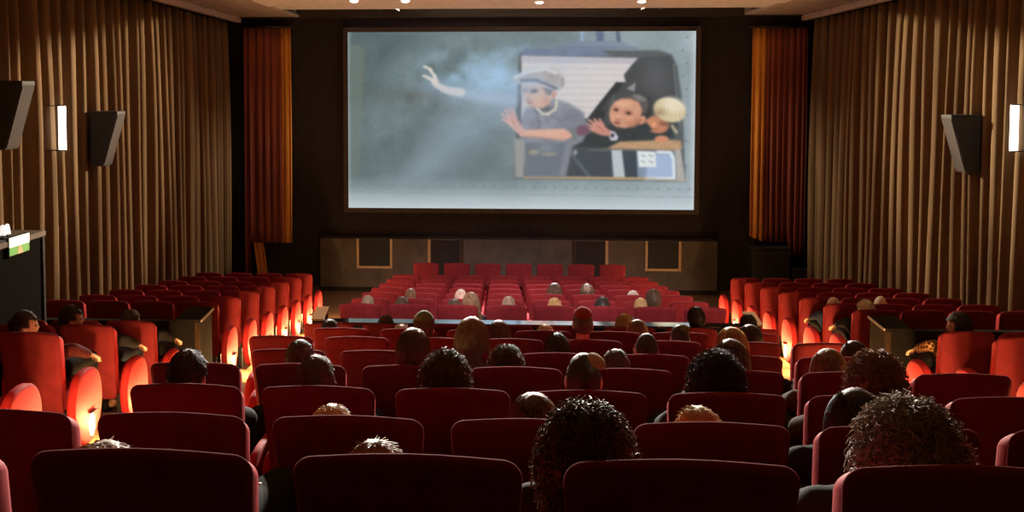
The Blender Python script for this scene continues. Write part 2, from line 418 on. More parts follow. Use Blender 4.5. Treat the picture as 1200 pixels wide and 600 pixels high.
    p.ell(749, 115, 8, 3.2, (134, 132, 130), .7, .8, .35)
    p.poly([(720, 120), (728, 116), (739, 116), (748, 120), (752, 128), (750, 140), (744, 147), (733, 150.5), (722, 149), (716, 143), (714, 134), (716, 126)], (204, 150, 124), 1.4)
    p.ell(742, 143, 8, 6, (176, 118, 94), .8, .7, -.4); p.ell(730, 122, 9, 4, (222, 172, 144), .8, .7); p.ell(739, 139, 5, 4, (216, 158, 130), .8, .7); p.ell(718, 138, 3, 4, (216, 160, 134), .8, .6)
    p.ell(752, 141, 3.6, 5.5, (204, 146, 120), .3, 1, .5); p.ell(750, 142, 2, 3, (158, 102, 82), .6, .7, .5)
    p.ell(736.5, 132.5, 5.2, 3.0, (160, 110, 92), .8, .9, .2); p.ell(722, 128.5, 3.8, 2.8, (160, 110, 92), .8, .9, .2)
    p.ell(736.5, 133, 2.6, 1.5, (66, 48, 44), .5, .95, .2); p.ell(722, 129, 2.0, 1.4, (66, 48, 44), .5, .95, .2)
    p.ell(725, 137, 3.6, 2.6, (220, 164, 138), .7, .8); p.line([(722, 139.5), (728, 140.5)], 1.4, (146, 92, 76), .7, .9)
    p.ell(723.5, 144, 4.2, 1.7, (148, 84, 74), .5, .9, .15); p.ell(724, 147, 3.4, 1.2, (176, 120, 98), .6, .6)
    # second child's hand with pale cuff
    p.poly([(715, 153), (721, 155), (725, 161), (723, 165), (716, 165), (714, 160)], (196, 190, 206), 1.0); p.poly([(716, 157), (720, 157), (720, 161), (716, 161)], (52, 56, 66), .8)
    p.poly([(694, 146), (699, 143), (705, 144), (709, 148), (716, 154), (715, 160), (704, 158.5), (694, 154)], (196, 136, 122), 1.2)
    for a, b in (((696, 149), (688, 146)), ((698, 146), (691, 141)), ((702, 145), (697, 140)), ((707, 147), (703, 140)), ((696, 152), (690, 151))): p.line([a, b], 3.0, (204, 146, 132), 1, .9, 2.4)
    p.line([(700, 147), (708, 154)], 1.2, (156, 96, 88), .6, .8)
    # first boy
    p.poly([(611, 166), (612, 140), (617, 128), (630, 124), (650, 116), (668, 122), (684, 132), (689, 150), (684, 166), (672, 172), (664, 208), (618, 208)], (126, 131, 142), 1.8)
    nn = np.clip((n3-.4)*3, 0, 1); m1 = p.pmask([(612, 140), (617, 128), (650, 116), (668, 122), (684, 132), (689, 150), (664, 168), (612, 166)], 2)
    p.over(m1*nn*.5, (154, 160, 172)); p.glow(668, 140, 14, 12, (106, 110, 122), .5); p.glow(618, 142, 6, 14, (142, 148, 164), .6); p.line([(634, 134), (642, 152)], 3, (150, 154, 170), .7, 1.4); p.line([(630, 132), (634, 150)], 2, (98, 104, 116), .6, 1.2)
    p.poly([(616, 168), (664, 168), (656, 207), (618, 207)], (104, 114, 124), 2.2, .9); p.glow(640, 174, 10, 5, (150, 156, 166), .5); p.ell(627, 179, 6, 3, (158, 154, 138), .5, .8); p.ell(645, 181, 9, 2.6, (150, 148, 136), .5, .7)
    p.poly([(604, 162), (616, 164), (615, 209), (605, 209)], (148, 151, 150), 1.4)
    p.glow(641, 128, 9, 4, (88, 92, 100), .9)
    p.poly([(612, 101), (634, 100), (643, 105), (647, 112), (645, 121), (637, 127), (626, 126.5), (619, 121.5), (616, 115), (613, 110)], (206, 172, 156), 1.4)
    p.poly([(636, 102), (648, 105), (652, 108), (646, 112), (641, 111)], (118, 114, 120), 1.2, .9); p.ell(650, 111, 3, 5.2, (212, 164, 150), .35, 1, .3); p.ell(649.5, 112, 1.4, 3, (170, 118, 108), .6, .6, .3)
    p.ell(626.5, 107, 5, 3, (122, 116, 124), .7, .9); p.ell(616.5, 106.5, 3, 2.6, (140, 132, 138), .7, .8); p.ell(626.5, 107.5, 2, 1.3, (64, 62, 72), .5, .8)
    p.ell(630, 114, 7, 4.5, (216, 180, 162), .8, .6); p.ell(617, 113, 3, 4, (222, 190, 176), .8, .7); p.line([(616, 116.5), (621, 117)], 1.3, (160, 118, 110), .7, .9); p.ell(621.5, 120.5, 3.6, 1.6, (172, 112, 108), .5, .8); p.glow(641, 119, 5, 6, (182, 144, 130), .6); p.line([(620, 123.5), (634, 127)], 1.4, (150, 116, 106), .6, 1.2)
    p.line([(630, 127), (637, 134), (643, 134)], 3.0, (208, 202, 184), .9, 1.0); p.line([(643, 134), (652, 128), (653, 119)], 3.4, (208, 200, 178), .9, 1.0)
    # flat cap
    p.poly([(602, 92), (611, 86), (625, 81.5), (640, 80), (651, 84), (659, 91), (662, 98), (657, 106), (648, 103), (637, 99), (622, 97), (610, 98), (603, 96)], (176, 170, 170), 1.4)
    p.glow(648, 90, 9, 8, (162, 148, 140), .8); p.line([(604, 91), (618, 85), (640, 81), (652, 86)], 3.4, (216, 219, 224), .9, 1.6); p.line([(612, 94.5), (628, 94), (641, 99), (652, 104)], 3.6, (96, 100, 114), .9, 1.2); p.line([(606, 97.5), (622, 99), (634, 101)], 2.0, (188, 184, 186), .8, 1.0); p.line([(660, 92), (660, 101)], 2, (136, 130, 134), .8, 1.0)
    # raised near arm and hand
    p.ell(683, 153, 8, 6, (112, 70, 90), .6, .8, -.3); p.poly([(668, 150), (677, 152), (676, 165), (669, 164)], (112, 122, 122), 1.4)
    p.poly([(612, 153), (640, 152), (662, 151), (670, 157), (671, 161), (660, 165), (636, 162), (610, 160)], (212, 170, 152), 1.4); p.line([(616, 160), (660, 163.5)], 2, (178, 134, 120), .6, 1.2); p.ell(664, 159, 5, 4, (218, 158, 138), .7, .7)
    p.poly([(595, 136), (601, 133), (606, 137), (611, 146), (618, 155), (612, 160), (604, 154), (597, 146)], (206, 164, 154), 1.4)
    for a, b in (((599, 141), (589, 134)), ((600, 138), (592, 129)), ((603, 138), (597, 127)), ((605, 139), (602, 128)), ((600, 146), (590, 140))): p.line([a, b], 3.2, (212, 172, 164), 1, 1.0, 2.6)
    p.line([(598, 136), (604, 146)], 1.3, (178, 120, 116), .6, .9); p.line([(601, 133), (607, 143)], 1.2, (178, 120, 116), .6, .9)
    # outstretched far arm
    p.line([(538, 108), (562, 113), (600, 118)], 10, (176, 192, 212), .7, 4, 15)
    p.line([(520, 104), (528, 107), (541, 109)], 8, (222, 214, 206), 1, 1.6, 10)
    p.poly([(509, 88), (513, 92), (516, 98), (522, 103), (520, 107), (512, 104), (506, 98), (507, 93)], (222, 208, 200), 1.4)
    for a, b in (((511, 90), (505, 83)), ((506, 82), (498, 78)), ((510, 96), (503, 92)), ((504, 92), (497, 89))): p.line([a, b], 3.2, (226, 214, 206), 1, 1.0, 2.6)
    # drifting veil over everything
    p.glow(596, 92, 52, 24, (150, 182, 212), .55, .15, np.clip(m+.15, 0, 1.2)); p.glow(560, 118, 70, 22, (140, 164, 192), .4, .2, m); p.glow(606, 124, 20, 24, (140, 160, 190), .35, 0, m); p.glow(640, 66, 60, 10, (156, 186, 214), .4, .05, m)
    return np.clip(p.C, 0, 255)

def soften(c, nz, nx):
    """slight softness and film grain of the projected frame"""
    a = c.reshape(nz, nx, 3)
    k = np.exp(-np.arange(-3, 4)**2/(2*1.15**2)); k /= k.sum()
    for ax in (0, 1):
        pad_ = [(3, 3) if i == ax else (0, 0) for i in range(3)]
        b = np.pad(a, pad_, mode='edge')
        a = sum(k[i]*(b[i:i+nz] if ax == 0 else b[:, i:i+nx]) for i in range(7))
    rng = np.random.RandomState(5)
    g = rng.normal(0, .007, (nz, nx, 1)); g = (g+np.roll(g, 1, 0)+np.roll(g, 1, 1)+np.roll(g, (1, 1), (0, 1)))/2
    return np.clip(a+g, 0, 1).reshape(-1, 3)

def build_screen():
    Ys = 20.9
    tl, br = at(407.5, 37.5, Ys), at(813, 246, Ys)
    x0, x1, z0, z1 = tl.x, br.x, br.z, at(610, 37, Ys).z
    root = empty('movie_screen', ((x0+x1)/2, Ys, z0))
    tag(root, 'large wide movie screen showing children leaning out of a smoky train window', 'movie screen')
    NX, NZ = 560, 290
    xs = np.linspace(x0, x1, NX); zs = np.linspace(z0, z1, NZ)
    XX, ZZ = np.meshgrid(xs, zs)
    verts = np.stack([XX.ravel()-(x0+x1)/2, np.zeros(NX*NZ), ZZ.ravel()-z0], 1)
    idx = np.arange(NX*NZ).reshape(NZ, NX)
    q = np.stack([idx[:-1, :-1].ravel(), idx[:-1, 1:].ravel(), idx[1:, 1:].ravel(), idx[1:, :-1].ravel()], 1)
    me = D.meshes.new('projected_picture')
    me.from_pydata(verts.tolist(), [], q.tolist())
    u = (XX.ravel()-x0)/(x1-x0); v = (ZZ.ravel()-z0)/(z1-z0)
    rgb = soften(paint(407.5+u*405.5, 246-v*208.5)/255.0, NZ, NX)
    l = np.where(rgb <= .04045, rgb/12.92, ((rgb+.055)/1.055)**2.4)
    ca = me.color_attributes.new('picture', 'FLOAT_COLOR', 'POINT')
    ca.data.foreach_set('color', np.concatenate([l, np.ones((l.shape[0], 1))], 1).astype(np.float32).ravel())
    m = D.materials.new('projected_film_frame'); m.use_nodes = True; nt = m.node_tree
    b = nt.nodes['Principled BSDF']; b.inputs['Base Color'].default_value = (.03, .03, .03, 1); b.inputs['Roughness'].default_value = .9; b.inputs['Specular IOR Level'].default_value = 0
    vc = nt.nodes.new('ShaderNodeVertexColor'); vc.layer_name = 'picture'
    nt.links.new(vc.outputs['Color'], b.inputs['Emission Color']); b.inputs['Emission Strength'].default_value = 1.0
    obj_from_mesh('projected_picture', me, m, root, smooth=False)
    bm = bmesh.new(); w = .10; c = (x0+x1)/2; W = (x1-x0)/2; H = z1-z0
    for a in ((-W-w, -W-.003, -w, H+w), (W+.003, W+w, -w, H+w), (-W, W, -w, -.003), (-W, W, H+.003, H+w)):
        box(bm, a[0], a[1], -.03, .03, a[2], a[3])
    obj_from_bm('screen_frame', bm, M['screen_edge'], root, smooth=False)
    bm = bmesh.new(); box(bm, -W-w, W+w, .032, .06, -w, H+w)
    obj_from_bm('backing', bm, M['screen_edge'], root, smooth=False)

# ------------------------------------------------------------------ curtains
def pleats(length, step, amp, rng, over=.35):
    """cross-section (s, d) of a deeply pleated drape: s along the wall, d out of it"""
    pts = []; s = 0.0
    ss = lambda q: q*q*(3-2*q)
    while s < length:
        w = step*rng.uniform(.62, 1.4); a = amp*rng.uniform(.7, 1.2); hw = rng.uniform(.13, .21); fl = rng.uniform(.09, .15); tilt = rng.uniform(-.12, .12)
        for t in (0, .12, .24, .5-hw-fl, .5-hw-fl*.7, .5-hw-fl*.35, .5-hw, .5-hw*.55, .5, .5+hw*.55, .5+hw, .5+hw+fl*.35, .5+hw+fl*.7, .5+hw+fl, .80, .90):
            u = abs(t-.5); q = min(1, max(0, (hw+fl-u)/fl))
            d = a*(2*ss(q)-1)-(a*.16*(u/hw)**2 if u < hw else a*.16*q)+(a*tilt*(t-.5)/hw if u < hw else 0)
            neck = -over*.10*w*math.copysign(1, t-.5)*math.sin(PI*q) if 0 < q < 1 else 0
            pts.append((s+w*t+neck, d))
        s += w
    return pts

def drape_mesh(pts, place, z0f, z1, rng, nz=16, sway=.03):
    bm = bmesh.new(); rows = []
    ph = [rng.uniform(0, 6.28) for _ in range(6)]
    for j in range(nz+1):
        v = j/nz; row = []
        for (s, d) in pts:
            zlow = z0f(s); z = zlow+(z1-zlow)*v
            fl = 1.0-.30*v**4                    # gathered a little flatter at the heading
            wob = sway*(1-v)*math.sin(s*2.3+ph[0])*math.sin(v*2+ph[1])+.5*sway*math.sin(s*5.1+ph[2]+v*3.5)*(1-v*.6)
            dd = d*fl*(1+.12*math.sin(v*4+s*3+ph[3]))
            row.append(bm.verts.new(place(s+wob, dd, z)))
        rows.append(row)
    for j in range(nz):
        for i in range(len(pts)-1):
            bm.faces.new((rows[j][i], rows[j][i+1], rows[j+1][i+1], rows[j+1][i]))
    return bm

def floor_z(Y):
    ks = sorted(FLOOR.values())
    ks = [k for k in ks if k[0] < 17.5]
    z = ks[0][1]
    for i in range(len(ks)-1):
        (a, za), (b, zb) = ks[i], ks[i+1]
        if a <= Y <= b: return za+(zb-za)*(Y-a)/(b-a)
    return ks[-1][1] if Y > ks[-1][0] else z

def solid(o, t):
    md = o.modifiers.new('thickness', 'SOLIDIFY'); md.thickness = t; md.offset = 0
    return o

def build_curtains():
    for side, x, sgn, seed, lab in (('l', -5.70, 1, 3, 'bronze pleated drape hung along the whole left wall beside two black speakers'),
                                     ('r', 6.40, -1, 11, 'bronze pleated drape hung along the whole right wall beside one black speaker')):
        rng = random.Random(seed)
        y0, y1 = 5.6, (20.05 if side == 'l' else 20.1)
        root = empty('wall_curtain', (x, y0, 0)); tag(root, lab, 'curtain', 'wall drapes')
        pts = pleats(y1-y0, .31, .145, rng, .5)
        bm = drape_mesh(pts, lambda s, d, z: (sgn*d, s, z), lambda s: floor_z(y0+s)+.25, ZCEIL-.12, rng, 14)
        solid(obj_from_bm('fabric', bm, M['gold_curtain'], root), .008)
        bm = bmesh.new(); cyl(bm, (0, 0, ZCEIL-.07), (0, y1-y0+.15, ZCEIL-.07), .02, seg=8)
        obj_from_bm('curtain_rail', bm, M['black_metal'], root)
    # red house curtains beside the screen
    for side, p0, p1, seed, lab in (('l', 287, 341, 5, 'dark red house curtain with lit edge painted amber hanging between left drape and screen'),
                                     ('r', 879, 944, 9, 'dark red house curtain with lit edge painted amber hanging between screen and right drape')):
        Yc = 20.5; rng = random.Random(seed)
        xa, xb = at(p0, 150, Yc).x, at(p1, 150, Yc).x; L = xb-xa
        root = empty('house_curtain', (xa, Yc, 0)); tag(root, lab, 'curtain', 'red house curtains')
        zt = at(p0+20, 33, Yc).z; zb = at(p0+20, 284, Yc).z; zlow = at(p0+20, 322, Yc).z
        pts = pleats(L, .13, .045, rng, .3); pts = [(min(s, L), d) for s, d in pts if s <= L+.03]
        if side == 'l':
            zf = lambda s: zlow if s < L*.12 else zb
        else:
            zf = lambda s: zb+.02+.12*max(0, 1-s/(L*.25)) if s < L*.72 else zb-.28
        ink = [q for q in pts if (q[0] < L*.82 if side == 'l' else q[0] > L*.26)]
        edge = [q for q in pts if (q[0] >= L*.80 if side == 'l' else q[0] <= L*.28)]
        if side == 'r': edge = [q for q in edge if q[0] > L*.0]
        solid(obj_from_bm('fabric', drape_mesh(ink, lambda s, d, z: (s, d, z), zf, zt, rng, 14, .012), M['red_curtain'], root), .008)
        solid(obj_from_bm('lit_edge', drape_mesh(edge, lambda s, d, z: (s, d, z), zf, zt, rng, 14, .012), M['amber_lit_cloth'], root), .008)  # inner edge: its orange light is put into the fabric colour
        if side == 'l':
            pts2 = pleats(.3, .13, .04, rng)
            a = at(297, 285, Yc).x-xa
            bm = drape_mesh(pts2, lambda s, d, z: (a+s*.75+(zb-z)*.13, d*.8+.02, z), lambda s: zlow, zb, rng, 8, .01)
            solid(obj_from_bm('hem_tail', bm, M['amber_lit_cloth'], root), .008)
        bm = bmesh.new(); cyl(bm, (-.05, 0, zt+.03), (L+.05, 0, zt+.03), .02, seg=8)
        obj_from_bm('curtain_rail', bm, M['black_metal'], root)

# ------------------------------------------------------------------ wall things
def speaker(px_far, py_top, py_bot, side, lab):
    sgn = 1 if side == 'l' else -1
    xw = -5.56 if side == 'l' else 6.27
    top, bot, yl = .38, .17, .30
    r = ray(px_far, py_top); t = (xw+sgn*top)/r[0]; Y = r[1]*t-yl/2; zt = ZC+r[2]*t
    zb = at(px_far, py_bot, Y).z; h = zt-zb
    root = empty('wall_speaker', (xw, Y, zb)); tag(root, lab, 'speaker', 'wall speakers')
    pts = [(0, 0), (sgn*bot, 0), (sgn*top, h-.04), (sgn*top, h), (0, h)]
    bm = bmesh.new(); prism(bm, pts, 'y', -yl/2, yl/2)
    bmesh.ops.bevel(bm, geom=bm.edges[:], offset=.006, segments=1, affect='EDGES')
    obj_from_bm('cabinet', bm, M['speaker_black'], root, smooth=False)
    n = Vector((h-.04, -(top-bot))).normalized()*.012
    bm = bmesh.new()
    g = [(sgn*(bot+.002), .02), (sgn*(top-.01), h-.06), (sgn*(top-.01+n.x), h-.06+n.y), (sgn*(bot+.002+n.x), .02+n.y)]
    prism(bm, g, 'y', -yl/2+.015, yl/2-.015)
    obj_from_bm('grille', bm, M['speaker_grille'], root, smooth=False)
    bm = bmesh.new(); box(bm, min(0, -sgn*.2), max(0, -sgn*.2), -.06, .06, h*.4, h*.65)
    obj_from_bm('bracket', bm, M['black_metal'], root, smooth=False)

def sconce(px, py, Xw, lab):
    r = ray(px, py); t = Xw/r[0]; Y = r[1]*t; z = ZC+r[2]*t
    root = empty('wall_light', (Xw, Y, z)); tag(root, lab, 'wall light', 'upright wall lights')
    bm = bmesh.new(); cyl(bm, (0, 0, -.27), (0, 0, .27), .045, seg=16)
    obj_from_bm('tube', bm, M['white_tube'], root, sharp=40)
    s = -1 if Xw < 0 else 1
    bm = bmesh.new()
    for z0 in (-.284, .270): cyl(bm, (0, 0, z0), (0, 0, z0+.014), .047, seg=16); box(bm, min(0, s*.2), max(0, s*.2), -.015, .015, z0, z0+.012)
    obj_from_bm('bracket', bm, M['black_metal'], root, smooth=False)

def light(name, kind, loc, power, col=(1, 1, 1), target=None, size=.1, angle=60, blend=.5, parent=None):
    l = D.lights.new(name, kind); l.energy = power; l.color = col
    if kind == 'SPOT': l.spot_size = math.radians(angle); l.spot_blend = blend; l.shadow_soft_size = size*.5
    elif kind == 'POINT': l.shadow_soft_size = size
    elif kind == 'AREA': l.size = size
    o = D.objects.new(name, l); link(o, parent); o.location = loc
    if target is not None:
        d = Vector(target)-Vector(loc); o.rotation_euler = d.to_track_quat('-Z', 'Y').to_euler()
    return o

def downlight(x, y, lab, target, power, col, angle, size=.08, group='ceiling spotlights'):
    root = empty('ceiling_spotlight', (x, y, ZCEIL)); tag(root, lab, 'spotlight', group)
    bm = bmesh.new(); cyl(bm, (0, 0, -.028), (0, 0, 0), .11, seg=20)
    obj_from_bm('rim', bm, M['white_metal'], root, sharp=40)
    bm = bmesh.new(); ball(bm, (0, 0, -.03), .075, .075, .035, 16, 8)
    obj_from_bm('lens', bm, M['lamp_lens'], root)
    l = light('lamp', 'SPOT', (0, 0, -.125), power, col, None, size, angle, .6, root)
    d = Vector(target)-Vector((x, y, ZCEIL-.09)); l.rotation_euler = d.to_track_quat('-Z', 'Y').to_euler()
    return root

def booth():
    # dark side booth at the left wall with a lit sign
    x1 = -4.75
    r = ray(50, 270); t = x1/r[0]; Y1 = r[1]*t; zt = ZC+r[2]*t
    y0 = Y1-1.9; zf = floor_z(Y1)
    root = empty('entrance_booth', (x1, Y1, zf-.15)); tag(root, 'black boxed-in entrance booth against the left drape with a lit sign', 'booth')
    h = zt-zf+.15; W = x1-(-5.55)
    bm = bmesh.new(); box(bm, -W, 0, -1.9, 0, 0, h-.06, .01)
    obj_from_bm('carcass', bm, mat('booth_cloth', (.005, .0045, .0045), .95, spec=.05, noise_scale=20, noise_amt=.3), root, smooth=False)
    bm = bmesh.new(); box(bm, -W, .03, -1.9, .02, h-.06, h, .01)
    obj_from_bm('top_rail', bm, mat('booth_rail', (.16, .13, .11), .5, noise_scale=8, noise_amt=.2), root, smooth=False)
    bm = bmesh.new(); box(bm, .002, .02, -.04, 0, 0, h-.07)
    obj_from_bm('corner_strip', bm, M['black_metal'], root, smooth=False)
    # sign: a small lit panel, pale above and green below with an orange figure patch
    r = ray(22, 286); t = (x1+.03)/r[0]; ys = r[1]*t; zs = ZC+r[2]*t
    sg = empty('lit_sign', (x1+.005, ys, zs-.10)); tag(sg, 'small glowing white and green sign on the side of the black booth', 'sign')
    m1 = mat('sign_white', (.8, .85, .8), .5, emit=(.80, .9, .76), estr=.9, noise_scale=3, noise_amt=.05)
    m2 = mat('sign_green', (.15, .4, .1), .5, emit=(.16, .42, .10), estr=.5, noise_scale=9, noise_amt=.3); m3 = mat('sign_orange', (.8, .4, .2), .5, emit=(.9, .45, .2), estr=.6, noise_scale=9, noise_amt=.2)
    bm = bmesh.new(); box(bm, 0, .03, -.21, .21, 0, .19, .004); obj_from_bm('housing', bm, M['black_metal'], sg, smooth=False)
    bm = bmesh.new(); box(bm, .031, .036, -.20, .20, .09, .185); obj_from_bm('white_panel', bm, m1, sg, smooth=False)
    bm = bmesh.new(); box(bm, .031, .034, -.20, .20, .01, .088); obj_from_bm('green_panel', bm, m2, sg, smooth=False)
    bm = bmesh.new(); prism(bm, [(-.045, .01), (.055, .01), (.045, .06), (0, .088), (-.03, .06)], 'x', .034, .038); obj_from_bm('orange_figure', bm, m3, sg, smooth=False)
    # two small lamps standing on the booth top
    for i, (px, lab) in enumerate(((3, 'small white reading lamp on booth top, cut by the picture edge'), (8.5, 'small white upright lamp on booth top beside the sign'))):
        xx = x1-.10; r = ray(px, 275); t = xx/r[0]; yy = r[1]*t
        zb = zf-.15+h
        lp = empty('booth_lamp', (xx, yy, zb)); tag(lp, lab, 'lamp', 'lamps on the booth')
        bm = bmesh.new(); cyl(bm, (0, 0, 0), (0, 0, .02), .035, seg=14); cyl(bm, (0, 0, .02), (0, 0, .05), .01, seg=8); obj_from_bm('base', bm, M['black_metal'], lp, sharp=40)
        bm = bmesh.new(); cyl(bm, (0, 0, .04), (0, 0, .12), .034, .022, seg=14)
        ball(bm, (0, 0, .12), .022, u=14, v=8); obj_from_bm('shade', bm, mat('lamp_shade_glow', (.9, .9, .88), .5, emit=(1, .98, .94), estr=.85, noise_scale=2, noise_amt=.03), lp, sharp=50)

def partition(x0, x1, end, lab, center=False):
    Y0, Y1 = 10.45, 10.93
    zt = at(640, 376.6, Y0+.1).z if center else at(230, 377, Y0).z
    zf = min(FLOOR['S7'][1], (FLOOR['H'][1]+FLOOR['S7'][1])/2)
    zf = (FLOOR['H'][1]+FLOOR['S7'][1])/2
    root = empty('aisle_partition', ((x0+x1)/2, Y0, zf)); tag(root, lab, 'partition', 'cross-aisle partitions')
    h = zt-zf; c = (x0+x1)/2
    if center:
        bm = bmesh.new(); box(bm, x0-c, x1-c, 0, .05, 0, h-.05, .005); obj_from_bm('panel', bm, M['black_wood'], root, smooth=False)
        bm = bmesh.new(); prism(bm, [(-.06, h-.03), (.13, h-.03), (.13, h-.001), (-.06, h)], 'x', x0-c+.07, x1-c-.07); obj_from_bm('cap_rail', bm, M['cap_metal'], root, smooth=False)
        for xe in (x0, x1):
            s = -1 if xe == x0 else 1
            bm = bmesh.new(); box(bm, xe-c-(.05 if s < 0 else .06), xe-c+(.06 if s < 0 else .05), -.065, .30, 0, h+.012, .008); ep = obj_from_bm('end_post', bm, M['black_wood'], root, smooth=False)
            bm = bmesh.new(); xa = xe-c-(.05 if s < 0 else .06); prism(bm, [(-.07, h+.014), (.28, h+.075), (.28, h+.095), (-.07, h+.034)], 'x', xa-.015, xa+.125); obj_from_bm('post_cap', bm, M['cap_metal'], ep, smooth=False)
    else:
        s = 1 if end == x1 else -1
        bm = bmesh.new(); box(bm, x0-c, x1-c, 0, .10, 0, h, .006); obj_from_bm('panel', bm, M['black_wood'], root, smooth=False)
        bm = bmesh.new(); xe = end-c
        prism(bm, [(-.004, 0), (.42, 0), (.42, h+.03), (-.004, h-.01)], 'x', xe-.05*s, xe+.012*s); obj_from_bm('end_panel', bm, M['brown_wood'], root, smooth=False)
        bm = bmesh.new(); prism(bm, [(-.02, h), (.44, h+.035), (.44, h+.06), (-.02, h+.025)], 'x', xe-.26*s, xe+.02*s); obj_from_bm('cap', bm, M['black_wood'], root, smooth=False)
        bm = bmesh.new(); prism(bm, [(-.02, h), (.44, h+.035), (.44, h+.06), (-.02, h+.025)], 'x', xe+.021*s, xe+.034*s); obj_from_bm('edge_strip', bm, M['pale_trim'], root, smooth=False)
    return root

def crates():
    Yc = 20.15
    for i, (p0, p1, q0, q1, lab) in enumerate(((882, 926, 290, 320, 'tall black equipment case under the right red curtain'),
                                                (929, 950, 315, 334, 'low black equipment case beside the right wall drape'))):
        a, b = at(p0, q0, Yc), at(p1, q1, Yc)
        root = empty('equipment_case', ((a.x+b.x)/2, Yc, Z0)); tag(root, lab, 'equipment case', 'black cases by the stage')
        w = (b.x-a.x)/2; h = a.z-Z0
        bm = bmesh.new(); box(bm, -w, w, 0, .3, .03, h-.05, .02, 2); obj_from_bm('body', bm, M['speaker_black'], root, smooth=False)
        bm = bmesh.new(); box(bm, -w-.01, w+.01, -.01, .31, h-.048, h, .015, 2); obj_from_bm('lid', bm, M['speaker_black'], root, smooth=False)
        for sx in (-1, 1):
            bm = bmesh.new(); box(bm, sx*w*.8-.03, sx*w*.8+.03, .02, .28, 0, .03); obj_from_bm('foot', bm, M['black_metal'], root, smooth=False)
        bm = bmesh.new(); box(bm, -.07, .07, -.02, -.002, h*.6, h*.6+.03, .005); obj_from_bm('handle', bm, M['black_metal'], root, smooth=False)

# ------------------------------------------------------------------ seats
def rounded_outline(w_top, w_bot, z0, z1, rt, rb, crown=.012, n=6):
    pts = []
    def arc(cx, cz, r, a0, a1):
        for k in range(n+1):
            a = a0+(a1-a0)*k/n; pts.append((cx+r*math.cos(a), cz+r*math.sin(a)))
    arc(w_top/2-rt, z1-rt, rt, 0, PI/2)
    for k in range(1, 6):
        t = k/6; pts.append(((w_top/2-rt)*(1-2*t), z1+crown*math.sin(PI*t)))
    arc(-w_top/2+rt, z1-rt, rt, PI/2, PI)
    for k in range(1, 5):
        t = k/5; pts.append((-(w_top/2+(w_bot-w_top)/2*t), (z1-rt)*(1-t)+(z0+rb)*t))
    arc(-w_bot/2+rb, z0+rb, rb, PI, 1.5*PI)
    arc(w_bot/2-rb, z0+rb, rb, 1.5*PI, 2*PI)
    for k in range(1, 5):
        t = 1-k/5; pts.append(((w_top/2+(w_bot-w_top)/2*t), (z1-rt)*(1-t)+(z0+rb)*t))
    return pts

def pad(bm, pts, rings, put):
    """closed padded solid: rings = (inset scale, depth); put(u, v, w) maps to local space"""
    cu = sum(p[0] for p in pts)/len(pts); cv = sum(p[1] for p in pts)/len(pts)
    hu = max(abs(p[0]-cu) for p in pts); hv = max(abs(p[1]-cv) for p in pts)
    R = []
    for ins, w in rings:
        su, sv = max(.0, 1-ins/hu), max(.0, 1-ins/hv)
        R.append([bm.verts.new(put(cu+(p[0]-cu)*su, cv+(p[1]-cv)*sv, w)) for p in pts])
    n = len(pts)
    for a, b in zip(R, R[1:]):
        for i in range(n): bm.faces.new((a[i], a[(i+1) % n], b[(i+1) % n], b[i]))
    for ring, fl in ((R[0], True), (R[-1], False)):
        c = bm.verts.new(sum((v.co for v in ring), Vector())/n)
        for i in range(n):
            f = (ring[i], c, ring[(i+1) % n]) if fl else (ring[(i+1) % n], c, ring[i])
            bm.faces.new(f)

def lean(v): return (1.0-v)*.21+(.035*max(0, (.62-v)/.62)**2)

